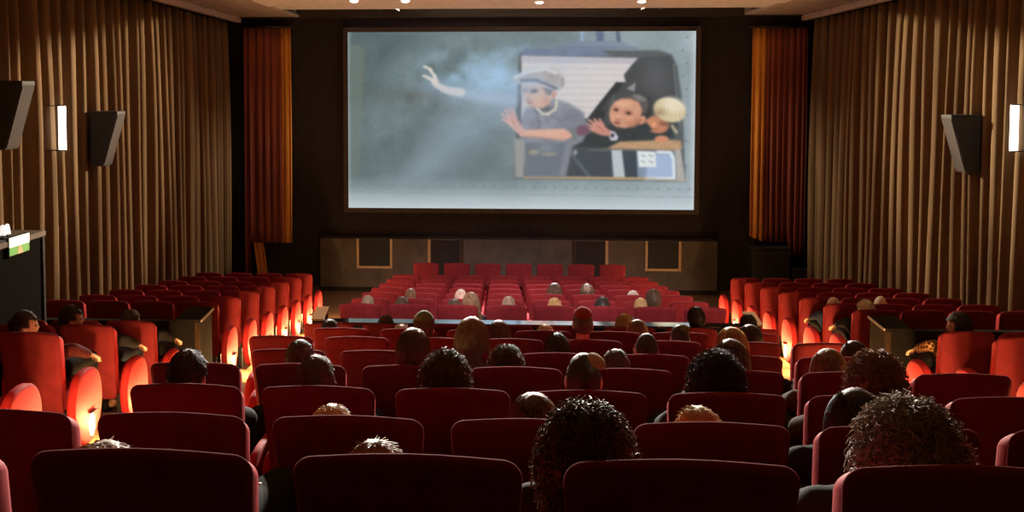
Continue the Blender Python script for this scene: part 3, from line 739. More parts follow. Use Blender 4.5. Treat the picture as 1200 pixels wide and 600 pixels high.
def make_seat_parts():
    P = {}
    bm = bmesh.new()
    o = rounded_outline(.476, .415, .34, .988, .05, .04)
    pad(bm, o, [(.045, .012), (.012, .013), (.003, .018), (0, .03), (.002, .085), (.008, .105), (.02, .118), (.06, .128), (.14, .132)], lambda u, v, w: (u, lean(v)+w, v-.40*max(0, w-.02)*max(0, (v-.75)/.25)))
    P['backrest'] = (bm, M['velvet'])
    bm = bmesh.new()
    o = rounded_outline(.487, .415, .30, .996, .045, .04, .010)
    pad(bm, o, [(.07, -.012), (.034, -.011), (.018, -.007), (.007, .001), (.002, .009), (0, .017), (.003, .022), (.012, .024)], lambda u, v, w: (u, lean(v)+w, v))
    P['back_shell'] = (bm, M['shell'])
    bm = bmesh.new()
    o = rounded_outline(.44, .42, .16, .64, .05, .05, 0)
    pad(bm, o, [(.03, .33), (.005, .34), (0, .36), (0, .42), (.01, .445), (.03, .458), (.08, .466)], lambda u, v, w: (u, v+.04, w))
    P['seat_cushion'] = (bm, M['velvet'])
    bm = bmesh.new()
    # moulded arm: upright panel with a padded rounded top
    o = [(.14, .30), (.50, .30), (.56, .40), (.575, .52), (.555, .60), (.50, .635), (.30, .64), (.17, .63), (.125, .60), (.12, .45)]
    pad(bm, o, [(.02, -.020), (.004, -.017), (0, -.010), (0, .010), (.004, .017), (.02, .020)], lambda u, v, w: (w, u, v))
    P['armrest'] = (bm, M['velvet'])
    bm = bmesh.new()
    box(bm, -.20, .20, .22, .46, 0, .022, .004); box(bm, -.19, -.15, .28, .40, .022, .33, .004); box(bm, .15, .19, .28, .40, .022, .33, .004); box(bm, -.2, .2, .27, .5, .31, .335, .004)
    P['pedestal'] = (bm, M['black_metal'])
    # aisle end panel: tall oval wing
    bm = bmesh.new(); o = []
    for k in range(28):
        a = 2*PI*k/28; c, s = math.cos(a), math.sin(a)
        ry, rz = .27, .30
        y = .36+ry*math.copysign(abs(c)**.8, c)*(1 if s > -.2 else 1-.25*(-s)); z = .33+rz*math.copysign(abs(s)**.8, s)
        o.append((y, max(.02, z)))
    pad(bm, o, [(.03, -.035), (.008, -.03), (0, -.018), (0, .018), (.008, .03), (.03, .035)], lambda u, v, w: (w, u, v))
    P['end_panel'] = (bm, M['velvet'])
    bm = bmesh.new(); box(bm, -.008, .004, -.06, .06, .095, .105, .004, 1); box(bm, -.008, .030, -.06, .06, .105, .112, .003, 1)
    P['aisle_light'] = (bm, M['black_metal'])
    bm = bmesh.new(); ball(bm, (0, 0, 0), .016, .048, .095, 16, 12)
    P['lens'] = (bm, M['lens'])
    out = {}
    for k, (bm, m) in P.items():
        me = D.meshes.new(k); bmesh.ops.recalc_face_normals(bm, faces=bm.faces[:]); bm.to_mesh(me); bm.free()
        me.materials.append(m)
        if k not in ('pedestal', 'aisle_light'): me.polygons.foreach_set('use_smooth', [True]*len(me.polygons))
        out[k] = me
    return out

SEATS = []
AISLE_LIGHTS = []
step_lamp = [None]

def build_seats():
    ME = make_seat_parts()
    def part(name, root, loc=(0, 0, 0), rz=0):
        o = D.objects.new(name, ME[name]); o.location = loc; o.rotation_euler = (0, 0, rz); return link(o, root)
    lamp = D.lights.new('step_lamp', 'POINT'); lamp.energy = 46.0; lamp.color = (1, .56, .20); lamp.shadow_soft_size = .03
    words = ['first', 'second', 'third', 'fourth', 'fifth', 'sixth', 'seventh', 'eighth', 'ninth', 'tenth']
    def seat(x, row, label, end=None, lit=False, group='red cinema seats'):
        Y, z = FLOOR[row]
        r = D.objects.new('cinema_seat', None); r.empty_display_size = .1; link(r); r.location = (x, Y, z)
        tag(r, label, 'cinema seat', group)
        part('back_shell', r); part('backrest', r); part('seat_cushion', r); part('pedestal', r)
        for s in (-1, 1):
            if end == s:
                e = part('end_panel', r, (s*.285, 0, 0))
                if lit:
                    a = part('aisle_light', e, (s*.036, .40, .17), 0 if s > 0 else PI)
                    part('lens', a)
                    l = D.objects.new('step_lamp', lamp); link(l, a); l.location = (.11, .0, .03)
            else:
                part('armrest', r, (s*.252, 0, 0))
        SEATS.append(r)
        return r
    fr = ['first', 'second', 'third', 'fourth', 'fifth', 'sixth', 'seventh']
    # middle block, before the cross-aisle
    for k in range(7, 0, -1):
        for i, x in enumerate(EVEN):
            seat(x, 'S%d' % k, 'red cinema seat, %s from the left, %s full row below the screen, middle block' % (words[i], fr[k-1]), end=-1 if i == 0 else (1 if i == 7 else None), lit=False)
    for i, x in enumerate(ODD):
        seat(x, 'P', 'red cinema seat standing high on the plinth by the stage front, %s from left' % words[i])
    for n, nm in zip('ABCDEFGH', ['rearmost row', 'second row from the back', 'third row from the back', 'fourth row from the back', 'fifth row from the back', 'third row behind the rail', 'second row behind the rail', 'row directly behind the rail']):
        xs = EVEN if n in 'BDFH' else ODD
        for i, x in enumerate(xs):
            px = 584+x/FLOOR[n][0]*F
            if px < -260 or px > 1460: continue
            seat(x, n, 'red cinema seat, %s from the left, %s, middle block' % (words[i], nm), end=-1 if i == 0 else (1 if i == len(xs)-1 else None), lit=(n in 'F' and i == 0) or (n in 'E' and i == len(xs)-1))
    for k in range(7, 0, -1):
        for j in range(4):
            seat(-3.552-.54*j, 'S%d' % k, 'red cinema seat, %s from the left aisle, %s full row below the screen, left block' % (words[j], fr[k-1]), end=1 if j == 0 else None, lit=j == 0)
            seat(4.293+.54*j, 'S%d' % k, 'red cinema seat, %s from the right aisle, %s full row below the screen, right block' % (words[j], fr[k-1]), end=-1 if j == 0 else None, lit=j == 0)
    for n, nm, nl, nr in (('H', 'just behind the left partition', 3, 2), ('G', 'second behind the left partition', 2, 1), ('F', 'third behind the left partition', 1, 1),
                          ('E', 'fourth behind the left partition', 1, 1), ('D', 'fifth behind the left partition', 1, 1)):
        for j in range(nl):
            seat(-3.56-.54*j, n, 'tall red cinema seat %s from the left aisle, row %s' % (words[j], nm), end=1 if j == 0 else None, lit=j == 0)
        for j in range(nr):
            seat(4.343+.54*j, n, 'tall red cinema seat %s from the right aisle, row %s' % (words[j], nm.replace('left', 'right')), end=-1 if j == 0 else None, lit=j == 0)

# ------------------------------------------------------------------ people
def _sphere(u, v):
    V = [(0, 0, 1)]+[(math.sin(PI*j/v)*math.cos(2*PI*i/u), math.sin(PI*j/v)*math.sin(2*PI*i/u), math.cos(PI*j/v)) for j in range(1, v) for i in range(u)]+[(0, 0, -1)]
    Fc = [(0, 1+i, 1+(i+1) % u) for i in range(u)]
    for j in range(v-2):
        for i in range(u): Fc.append((1+j*u+i, 1+(j+1)*u+i, 1+(j+1)*u+(i+1) % u, 1+j*u+(i+1) % u))
    b = 1+(v-2)*u; n = len(V)-1
    Fc += [(n, b+(i+1) % u, b+i) for i in range(u)]
    return np.array(V), Fc
SPH = {k: _sphere(*k) for k in ((14, 8), (8, 6), (32, 24), (10, 8))}

class Soup:
    def __init__(s): s.V = []; s.F = []; s.n = 0
    def add(s, V, Fc):
        s.V.append(np.asarray(V, float)); s.F += [tuple(i+s.n for i in f) for f in Fc]; s.n += len(V)
    def ell(s, M4, key=(14, 8)):
        V, Fc = SPH[key]; A = np.array(M4); s.add(V @ A[:3, :3].T+A[:3, 3], Fc)
    def cap(s, p0, p1, r0, r1, key=(14, 8)):
        p0, p1 = Vector(p0), Vector(p1)
        for p, r in ((p0, r0), (p1, r1)): s.ell(Matrix.Translation(p) @ Matrix.Diagonal((r, r, r, 1)), key)
        d = p1-p0
        if d.length < 1e-5: return
        d.normalize(); a = d.orthogonal().normalized(); b = d.cross(a); u = key[0]
        ring = lambda p, r: [p+(a*math.cos(2*PI*i/u)+b*math.sin(2*PI*i/u))*r for i in range(u)]
        V = [tuple(v) for v in ring(p0, r0)+ring(p1, r1)]
        s.add(V, [(i, (i+1) % u, u+(i+1) % u, u+i) for i in range(u)])
    def mesh(s, name):
        me = D.meshes.new(name); me.from_pydata(np.concatenate(s.V).tolist(), [], s.F); return me

def head_mesh(S, c, s=1.0, yaw=0.0, tilt=0.0):
    """head with brow, nose, lips, chin and ears; faces local +y"""
    R = Matrix.Translation(c) @ Matrix.Rotation(yaw, 4, 'Z') @ Matrix.Rotation(tilt, 4, 'X')
    U, Fc = SPH[(32, 24)]
    x, y, z = U[:, 0], U[:, 1], U[:, 2]
    g = lambda d, w: np.exp(-(d/w)**2)
    X, Y, Z = x*.076, y*.096, z*.118
    lo = np.clip(-z, 0, 1); f = np.clip(y, 0, 1)
    X = X*(1-.30*lo**1.5); Y = Y*(1-.18*lo**2)+.016*lo
    Y = Y+f*(.020*g(X, .011)*g(Z+.018, .020)+.007*g(X, .035)*g(Z-.022, .012)-.010*(g(X-.031, .014)+g(X+.031, .014))*g(Z-.003, .013)
             + .006*g(X, .020)*g(Z+.052, .010)+.008*g(X, .022)*g(Z+.092, .018)-.006*(g(X-.045, .018)+g(X+.045, .018))*g(Z+.045, .03))
    P = np.stack([X, Y, Z], 1)*s; A = np.array(R)
    S.add(P @ A[:3, :3].T+A[:3, 3], Fc)
    for sx in (-1, 1):
        S.ell(R @ Matrix.Translation((sx*.078*s, -.008*s, -.012*s)) @ Matrix.Rotation(sx*.35, 4, 'Z') @ Matrix.Diagonal((.010*s, .020*s, .033*s, 1)), (10, 8))
    return R

def hand(S, wrist, direction, palm_dn=(0, 0, -1), s=1.0, mirror=1, curl=.35):
    d = Vector(direction).normalized(); n = Vector(palm_dn); n = (n-d*n.dot(d)).normalized(); side = d.cross(n)*mirror
    w = Vector(wrist)
    M4 = Matrix((d, side, n)).transposed().to_4x4()
    S.ell(Matrix.Translation(w+d*.045*s) @ M4 @ Matrix.Diagonal((.052*s, .040*s, .017*s, 1)))
    for k, (off, L) in enumerate(((-.030, .066), (-.010, .076), (.011, .072), (.031, .056))):
        q = w+d*.082*s+side*off*s
        dd = (d+side*off*2.2).normalized()
        for j, fr in enumerate((.45, .32, .23)):
            a = curl*(j+1)*.8; e = dd*math.cos(a)+n*math.sin(a)
            q2 = q+e*L*fr*s; S.cap(q, q2, (.0092-.0009*j)*s, (.0084-.0009*j)*s, (8, 6)); q = q2
    p = w+d*.030*s-side*.032*s; e = (d*.72-side*.62+n*.2).normalized(); q = p+e*.038*s
    S.cap(p, q, .0115*s, .0100*s, (8, 6)); S.cap(q, q+(d*.9-side*.25+n*.3).normalized()*.030*s, .0100*s, .0085*s, (8, 6))

HEADY = .27
def person_geometry(hx, hz, yaw, s, lean_fwd=0.0, arm='lap', tilt=0.0):
    """capsules for the body, shirt and trousers of a seated person; hx/hz: head centre from the seat's foot"""
    head = Vector((hx, HEADY+lean_fwd, hz))
    neck = head+Vector((0, .01, -.125*s)); chest = Vector((hx*.75, .345+lean_fwd*.75, max(.70, hz-.37*s)))
    pel = Vector((hx*.12, .46, .625)); spine = (chest+pel)/2+Vector((0, -.01, 0))
    sh = chest.z+.055*s
    B = Soup(); S = Soup(); T = Soup(); H = Soup()
    R = head_mesh(B, head, s, yaw, tilt)
    B.cap(head+Vector((0, -.01, -.06*s)), neck+Vector((0, 0, -.05)), .052*s, .058*s)
    for G, e in ((B, 0), (S, .016)):
        G.cap(pel, spine, .125*s+e, .13*s+e); G.cap(spine, chest, .13*s+e, .14*s+e)
        G.cap(chest+Vector((-.10*s, 0, .025*s)), chest+Vector((.10*s, 0, .025*s)), .080*s+e, .080*s+e)
        if e: G.cap(neck+Vector((-.02, 0, -.085*s)), neck+Vector((.02, 0, -.085*s)), .075*s, .075*s)
    for sx in (-1, 1):
        shd = Vector((chest.x+sx*.165*s, chest.y, sh)); el = Vector((chest.x*.6+sx*.175*s, chest.y+.13, max(.70, sh-.26*s))); wr = Vector((pel.x+sx*.085*s, .64, .665))
        if arm == 'rest' and sx == (1 if yaw < 0 else -1):
            el = Vector((sx*.20, .36, .78)); wr = Vector((sx*.245, .53, .70))
        for G, e, tr in ((B, 0, 1), (S, .013, .92)):
            G.cap(shd, el, .050*s+e, .042*s+e); w2 = el.lerp(wr, tr); G.cap(el, w2, .042*s+e, .032*s+e*.8)
        hand(H, wr, wr-el, (0, -.15, -1), .95*s, sx)
        hip = pel+Vector((sx*.085*s, .02, -.025)); kn = Vector((sx*.12*s, .46+.40*s, .575)); an = Vector((sx*.11*s, .46+.38*s, .09))
        for G, e, a2 in ((B, 0, an), (T, .015, an+Vector((0, 0, .03)))):
            G.cap(hip, kn, .075*s+e, .056*s+e); G.cap(kn, a2, .055*s+e, .036*s+e*1.2)
        B.cap(an+Vector((0, -.02, -.04)), an+Vector((0, .12, -.058)), .036, .028)
    return B, S, T, R, H

HAIR = {}
def hair_mesh(kind, seed):
    """hair in head space (head centre at origin, face +y)"""
    key = (kind, seed)
    if key in HAIR: return HAIR[key]
    rng = random.Random(seed*31+hash(len(kind))+ord(kind[0]))
    bm = bmesh.new()
    big = {'short': .010, 'curly': .030, 'bob': .022, 'long': .022, 'cropped': .004}[kind]
    rx, ry, rz = .076+big, .096+big, .118+big
    def keep(x, y, z):          # unit direction -> hair grows here
        if z < -.55: return False
        if y > .28 and z < .42+(.10*abs(x)): return False
        if y > -.15 and z < -.20: return False
        if kind in ('short', 'cropped') and abs(x) > .80 and z < .05 and y > -.45: return False
        return True
    r = bmesh.ops.create_uvsphere(bm, u_segments=36, v_segments=26, radius=1)
    for v in r['verts']:
        x, y, z = v.co
        q = Vector((x*3.1+seed, y*3.1, z*3.1)); nn = noise.noise(q)*.5+noise.noise(q*2.6)*.35
        k = 1+nn*(.16 if kind == 'curly' else .06)
        v['keep'] if False else None
        v.co = Vector((x*rx*k, y*ry*k, z*rz*k)); v.tag = not keep(x, y, z)
    bmesh.ops.delete(bm, geom=[f for f in bm.faces if all(v.tag for v in f.verts)], context='FACES')
    def strand(pts, r0, r1, sides=3):
        prev = None; n = len(pts)
        for i, p in enumerate(pts):
            d = (pts[min(i+1, n-1)]-pts[max(i-1, 0)]).normalized()
            a = d.orthogonal().normalized(); b = d.cross(a); rr = r0+(r1-r0)*i/(n-1)
            ring = [bm.verts.new(p+(a*math.cos(2*PI*k/sides)+b*math.sin(2*PI*k/sides))*rr) for k in range(sides)]
            if prev:
                for k in range(sides): bm.faces.new((prev[k], prev[(k+1) % sides], ring[(k+1) % sides], ring[k]))
            prev = ring
    N = {'short': 1300, 'curly': 1300, 'bob': 900, 'long': 1000, 'cropped': 600}[kind]
    for _ in range(N):
        while True:
            d = Vector((rng.gauss(0, 1), rng.gauss(0, 1), rng.gauss(0, 1))).normalized()
            if keep(*d): break
        p = Vector((d.x*rx*.97, d.y*ry*.97, d.z*rz*.97)); nrm = Vector((d.x/rx, d.y/ry, d.z/rz)).normalized()
        down = Vector((d.x*.25, d.y*.25-.12, -1)); down = (down-nrm*down.dot(nrm)).normalized()
        if kind == 'curly':
            a = nrm.orthogonal().normalized(); b = nrm.cross(a); ph = rng.uniform(0, 6.28); cr = rng.uniform(.006, .012); L = rng.uniform(.018, .040)
            pts = [p+nrm*L*t*.8+down*L*t*.5+(a*math.cos(ph+t*6.5)+b*math.sin(ph+t*6.5))*cr*(.3+t) for t in (0, .2, .4, .6, .8, 1)]
            strand(pts, .0032, .0014)
        elif kind in ('short', 'cropped'):
            L = rng.uniform(.010, .024)*(1 if kind == 'short' else .5); sw = Vector((rng.gauss(0, .3), rng.gauss(0, .3), rng.gauss(0, .3)))
            pts = [p, p+(nrm*.25+down*.7+sw*.4)*L*.5, p+(nrm*.28+down*1.1+sw*.8)*L]
            strand(pts, .0030, .0010)
        else:
            L = (rng.uniform(.16, .24) if kind == 'bob' else rng.uniform(.30, .46)); pts = [p]; q = p.copy(); amp = .004 if kind == 'bob' else .011; ph = rng.uniform(0, 6.28)
            steps = 8
            for k in range(1, steps+1):
                t = k/steps; z = q.z-L/steps*(.55+.45*t)
                # slide over the scalp, then hang down
                x, y = q.x, q.y
                if z > 0:
                    hh = math.sqrt(max(.02, 1-(z/rz)**2)); n2 = math.hypot(x/rx, y/ry)+1e-6
                    x, y = x/n2*hh*1.02, y/n2*hh*1.02
                else:
                    x, y = x*(1.0 if kind == 'bob' else 1.035), y
                y = min(y, .05)
                q = Vector((x, y, z)); pts.append(q+Vector((math.cos(ph+k*1.3), math.sin(ph+k*1.3), 0))*amp*t)
            strand(pts, .0042, .0018)
    me = D.meshes.new('hair_'+kind); bm.to_mesh(me); bm.free()
    me.polygons.foreach_set('use_smooth', [True]*len(me.polygons))
    HAIR[key] = me
    return me

def skullcap_mesh(spread=.5):
    bm = bmesh.new()
    n, m = 20, 6
    rings = []
    for j in range(m+1):
        a = spread*j/m
        rings.append([bm.verts.new((math.sin(a)*math.cos(2*PI*k/n), math.sin(a)*math.sin(2*PI*k/n), math.cos(a))) for k in range(n)])
    for j in range(m):
        for k in range(n): bm.faces.new((rings[j][k], rings[j+1][k], rings[j+1][(k+1) % n], rings[j][(k+1) % n]))
    bmesh.ops.remove_doubles(bm, verts=bm.verts[:], dist=1e-5)
    me = D.meshes.new('skullcap'); bmesh.ops.recalc_face_normals(bm, faces=bm.faces[:]); bm.to_mesh(me); bm.free()
    me.polygons.foreach_set('use_smooth', [True]*len(me.polygons))
    return me

def woollen_hat_mesh():
    bm = bmesh.new(); r = bmesh.ops.create_uvsphere(bm, u_segments=24, v_segments=16, radius=1)
    bmesh.ops.delete(bm, geom=[f for f in bm.faces if f.calc_center_median().z < .02], context='FACES')
    me = D.meshes.new('hat'); bm.to_mesh(me); bm.free(); me.polygons.foreach_set('use_smooth', [True]*len(me.polygons))
    return me

# row, px, py(top), hair, seed, colour, yaw(deg), cloth, options, label words
PEOPLE = [
 ('A', 687, 472, 'curly', 1, 'darkbrown', 0, 'black', {'s': 1.0}, 'person with big dark curly hair in the last row, middle of the hall'),
 ('A', 1067, 467, 'curly', 2, 'greybrown', 6, 'charcoal', {'s': 1.06}, 'person with big grey-brown curls in the last row near the right edge'),
 ('A', 438, 516, 'short', 1, 'brown', 0, 'black', {'s': .92}, 'small brown-haired person low behind a last-row seat, left of middle'),
 ('A', 120, 517, 'short', 2, 'greybrown', -10, 'charcoal', {'s': .98}, 'person with grey-brown hair low in the last row at the left'),
 ('B', 625, 460, 'bob', 1, 'darkbrown', 0, 'black', {'s': .92}, 'person with smooth round dark hair, second row from the back, middle'),
 ('B', 818, 476, 'short', 3, 'blond', 0, 'charcoal', {'s': .95}, 'blond person slouched in the second row from the back, right of middle'),
 ('B', 388, 474, 'short', 4, 'blond', 0, 'black', {'s': .92}, 'fair-haired person slouched in the second row from the back, left of middle'),
 ('B', 1005, 455, 'bob', 2, 'black', 0, 'black', {'s': 1.0}, 'person with smooth black hair in front of the big grey-brown curls'),
 ('C', 522, 411, 'curly', 3, 'darkbrown', 0, 'navy', {'s': .98}, 'person with dark wavy hair, third row from the back, left of the skullcap'),
 ('C', 684, 413, 'cropped', 1, 'black', -4, 'black', {'s': .98, 'cap': 'tan', 'cap_at': (.24, -.40)}, 'person with cropped dark hair and a tan patched skullcap'),
 ('C', 840, 411, 'curly', 4, 'black', 0, 'charcoal', {'s': 1.04}, 'person with a large dark curly head, third row from the back'),
 ('C', 1027, 412, 'curly', 5, 'auburn', 0, 'brown', {'s': 1.08}, 'person with big reddish brown curls beside the right aisle'),
 ('C', 219, 409, 'short', 5, 'black', 0, 'black', {'s': 1.0}, 'person with round black hair at the left end of a row'),
 ('C', 369, 416, 'short', 6, 'darkbrown', -8, 'charcoal', {'s': 1.0}, 'dark-haired person, third row from the back, second from its left end'),
 ('D', 484, 384, 'bob', 3, 'darkbrown', 0, 'charcoal', {'s': .96}, 'tall-sitting person with brown chin-length hair, shoulders above the seat'),
 ('D', 593, 405, 'curly', 6, 'darkbrown', 0, 'black', {'s': .86}, 'person with brown curls, fourth row from the back, middle'),
 ('D', 721, 409, 'short', 7, 'darkbrown', 0, 'black', {'s': .92}, 'dark-haired person just right of the tan skullcap'),
 ('D', 972, 408, 'long', 1, 'brown', 0, 'brown', {'s': .92}, 'person with long brown hair left of the reddish curls'),
 ('D', 351, 398, 'short', 8, 'darkbrown', -25, 'maroon', {'s': .84}, 'dark-haired person turned to the screen near the left end, fourth row from the back'),
 ('E', 553, 371, 'long', 2, 'brown', 0, 'brown', {'s': 1.08, 'fwd': -.16}, 'person with long loose wavy brown hair left of middle'),
 ('E', 653, 390, 'short', 9, 'black', 0, 'black', {'s': .9}, 'person with a round black head below the bright rail, middle'),
 ('E', 758, 390, 'cropped', 2, 'black', 0, 'black', {'s': .92, 'cap': 'knit', 'cap_at': (0, -.75)}, 'person with a dark skullcap set low on the back of the head'),
 ('D', 857, 397, 'bob', 4, 'darkbrown', 0, 'black', {'s': 1.0}, 'lower of the two smooth dark heads left of the right aisle'),
 ('E', 1002, 399, 'bob', 5, 'black', 20, 'black', {'s': .88}, 'black-haired person beside the right aisle, turned to the screen'),
 ('F', 497, 365, 'short', 10, 'darkbrown', -6, 'charcoal', {'s': .96, 'cap': 'green', 'cap_at': (0, -.1), 'spread': .95}, 'person wearing a green knitted skullcap, left of the wavy hair'),
 ('F', 585, 375, 'long', 3, 'darkbrown', 0, 'black', {'s': .92}, 'person with long straight dark hair just below the bright rail'),
 ('F', 797, 380, 'cropped', 3, 'black', 0, 'black', {'s': .9, 'cap': 'khaki', 'cap_at': (.12, -.45)}, 'person wearing a round khaki skullcap, right of middle'),
 ('E', 858, 383, 'bob', 6, 'gold', 0, 'brown', {'s': 1.05}, 'person with golden brown hair lit at its left edge'),
 ('G', 470, 380, 'short', 11, 'pale', 0, 'grey', {'s': .9}, 'small person with pale hair left of the green skullcap'),
 ('G', 386, 374, 'short', 12, 'black', 0, 'black', {'s': .9}, 'black-haired person at the left aisle beside the partition end'),
 ('G', 639, 380, 'short', 13, 'blond', 0, 'grey', {'s': .92}, 'blond person slumped just below the bright rail, middle'),
 ('G', 747, 374, 'bob', 7, 'brown', 12, 'brown', {'s': .9}, 'brown-haired person leaning right below the bright rail'),
 ('F', 879, 380, 'bob', 8, 'black', 0, 'charcoal', {'s': .95}, 'black-haired person close right of the golden brown head'),
 ('H', 452, 369, 'short', 14, 'darkbrown', 0, 'black', {'s': .9}, 'dark head breaking the bright rail near its left end'),
 ('F', 683, 361, 'cropped', 4, 'darkbrown', 0, 'black', {'s': .94, 'cap': 'red', 'cap_at': (0, -.2), 'spread': .95}, 'person wearing a dark red skullcap before the bright rail'),
 ('H', 732, 367, 'bob', 9, 'blond', 0, 'grey', {'s': .9}, 'blond person before the bright rail, right of the red skullcap'),
 ('H', 816, 359, 'short', 15, 'black', 0, 'black', {'s': .95}, 'person with spiky black hair at the right end of the bright rail'),
 ('H', 877, 368, 'short', 16, 'black', 15, 'navy', {'s': .9}, 'black-haired person at the right end of the row behind the rail'),
 ('F', 28, 363, 'short', 17, 'black', -62, 'maroon', {'s': 1.0, 'x': -3.56, 'arm': 'rest', 'fine': 1}, 'person in profile with lit face in the outermost tall left seat'),
 ('G', 83, 357, 'short', 18, 'black', -62, 'charcoal', {'s': 1.0, 'x': -3.56, 'arm': 'rest', 'fine': 1}, 'person in profile in the middle one of three tall left seats'),
 ('H', 153, 362, 'short', 19, 'darkbrown', -30, 'charcoal', {'s': 1.0, 'x': -3.56, 'arm': 'rest', 'fine': 1}, 'brown-haired person in the tall seat beside the left partition'),
 ('H', 1124, 365, 'bob', 10, 'black', 78, 'plaid', {'s': 1.0, 'x': 4.343, 'arm': 'rest', 'fine': 1, 'fwd': .10}, 'person in an orange plaid shirt looking left beside the right partition'),
 ('S7', 1015, 351, 'short', 20, 'white', 25, 'black', {'s': 1.05, 'x': 4.293, 'arm': 'rest', 'fine': 1}, 'white-haired person in black at the aisle before the right partition'),
 ('S6', 977, 348, 'cropped', 5, 'pale', 10, 'denim', {'s': .98, 'x': 4.293, 'arm': 'rest', 'fine': 1}, 'pale-headed person in blue at the right aisle, row before the white hair'),
 ('S6', 1032, 347, 'cropped', 6, 'pale', 0, 'grey', {'s': .95, 'x': 4.843}, 'fair person second from the right aisle, behind the white-haired head'),
]
FRONT = [
 (650, 331, 'long', 4, 'darkbrown', 'navy', {}, 'dark long-haired person in the upper middle of the front block'),
 (688, 332, 'bob', 11, 'darkbrown', 'charcoal', {'hat': 'pale'}, 'person in a pale woollen hat, right of the long dark hair'),
 (471, 347.5, 'short', 7, 'darkbrown', 'black', {}, 'dark-headed child at the second seat from the left aisle'),
 (481, 338, 'short', 8, 'brown', 'grey', {'s': .8}, 'tiny brown head further forward at the front block left side'),
 (489, 345, 'short', 21, 'greybrown', 'brown', {'s': .9}, 'grey-brown head behind a seat on the front block left side'),
 (431, 346, 'short', 9, 'greybrown', 'grey', {'s': .8}, 'grey-brown head at the first seat beside the left aisle'),
 (540, 339, 'short', 10, 'pale', 'grey', {'s': .85}, 'small pale head just left of the long fair-edged hair'),
 (552, 342, 'long', 5, 'brown', 'charcoal', {}, 'person with long brown hair hanging over a front block seat'),
 (532, 350, 'short', 11, 'darkbrown', 'black', {}, 'dark head left of the long brown hair, front block last row'),
 (596, 347, 'short', 12, 'greybrown', 'grey', {'s': .85}, 'small grey-brown head in the middle of the front block'),
 (650, 349, 'short', 22, 'blond', 'white', {'s': .95}, 'blond head directly below the long dark-haired person'),
 (706, 347.5, 'short', 23, 'black', 'black', {}, 'black-haired person, front block last rows, right of middle'),
 (742, 341, 'short', 13, 'brown', 'grey', {'hat': 'pale', 's': .85}, 'white-capped head on the front block right side'),
 (766, 338.5, 'short', 14, 'darkbrown', 'black', {}, 'dark brown head, furthest right in the front block'),
 (766, 348, 'short', 24, 'auburn', 'maroon', {}, 'reddish brown head below the furthest dark one, right side'),
 (751, 349, 'short', 15, 'blond', 'grey', {'s': .85}, 'blond head left of the reddish brown one'),
]
def place_front():
    used = set(); out = []
    for px, py, kind, seed, col, cl, op, lab in FRONT:
        best = None
        for k in range(1, 8):
            Y, zf = FLOOR['S%d' % k]; p = at(px, py, Y+HEADY); h = p.z-zf
            i = min(range(8), key=lambda i: abs(EVEN[i]-p.x)); dx = p.x-EVEN[i]
            want = 1.10 if op.get('s', 1) > .87 else 1.04
            c = abs(h-want)/.05+abs(dx)/.12+(9 if (k, i) in used else 0)+(6 if h > 1.24 or h < .99 else 0)
            if best is None or c < best[0]: best = (c, k, i)
        _, k, i = best; used.add((k, i))
        out.append(('S%d' % k, px, py, kind, seed, col, 0, cl, {**op, 'x': EVEN[i]}, lab))
    return out

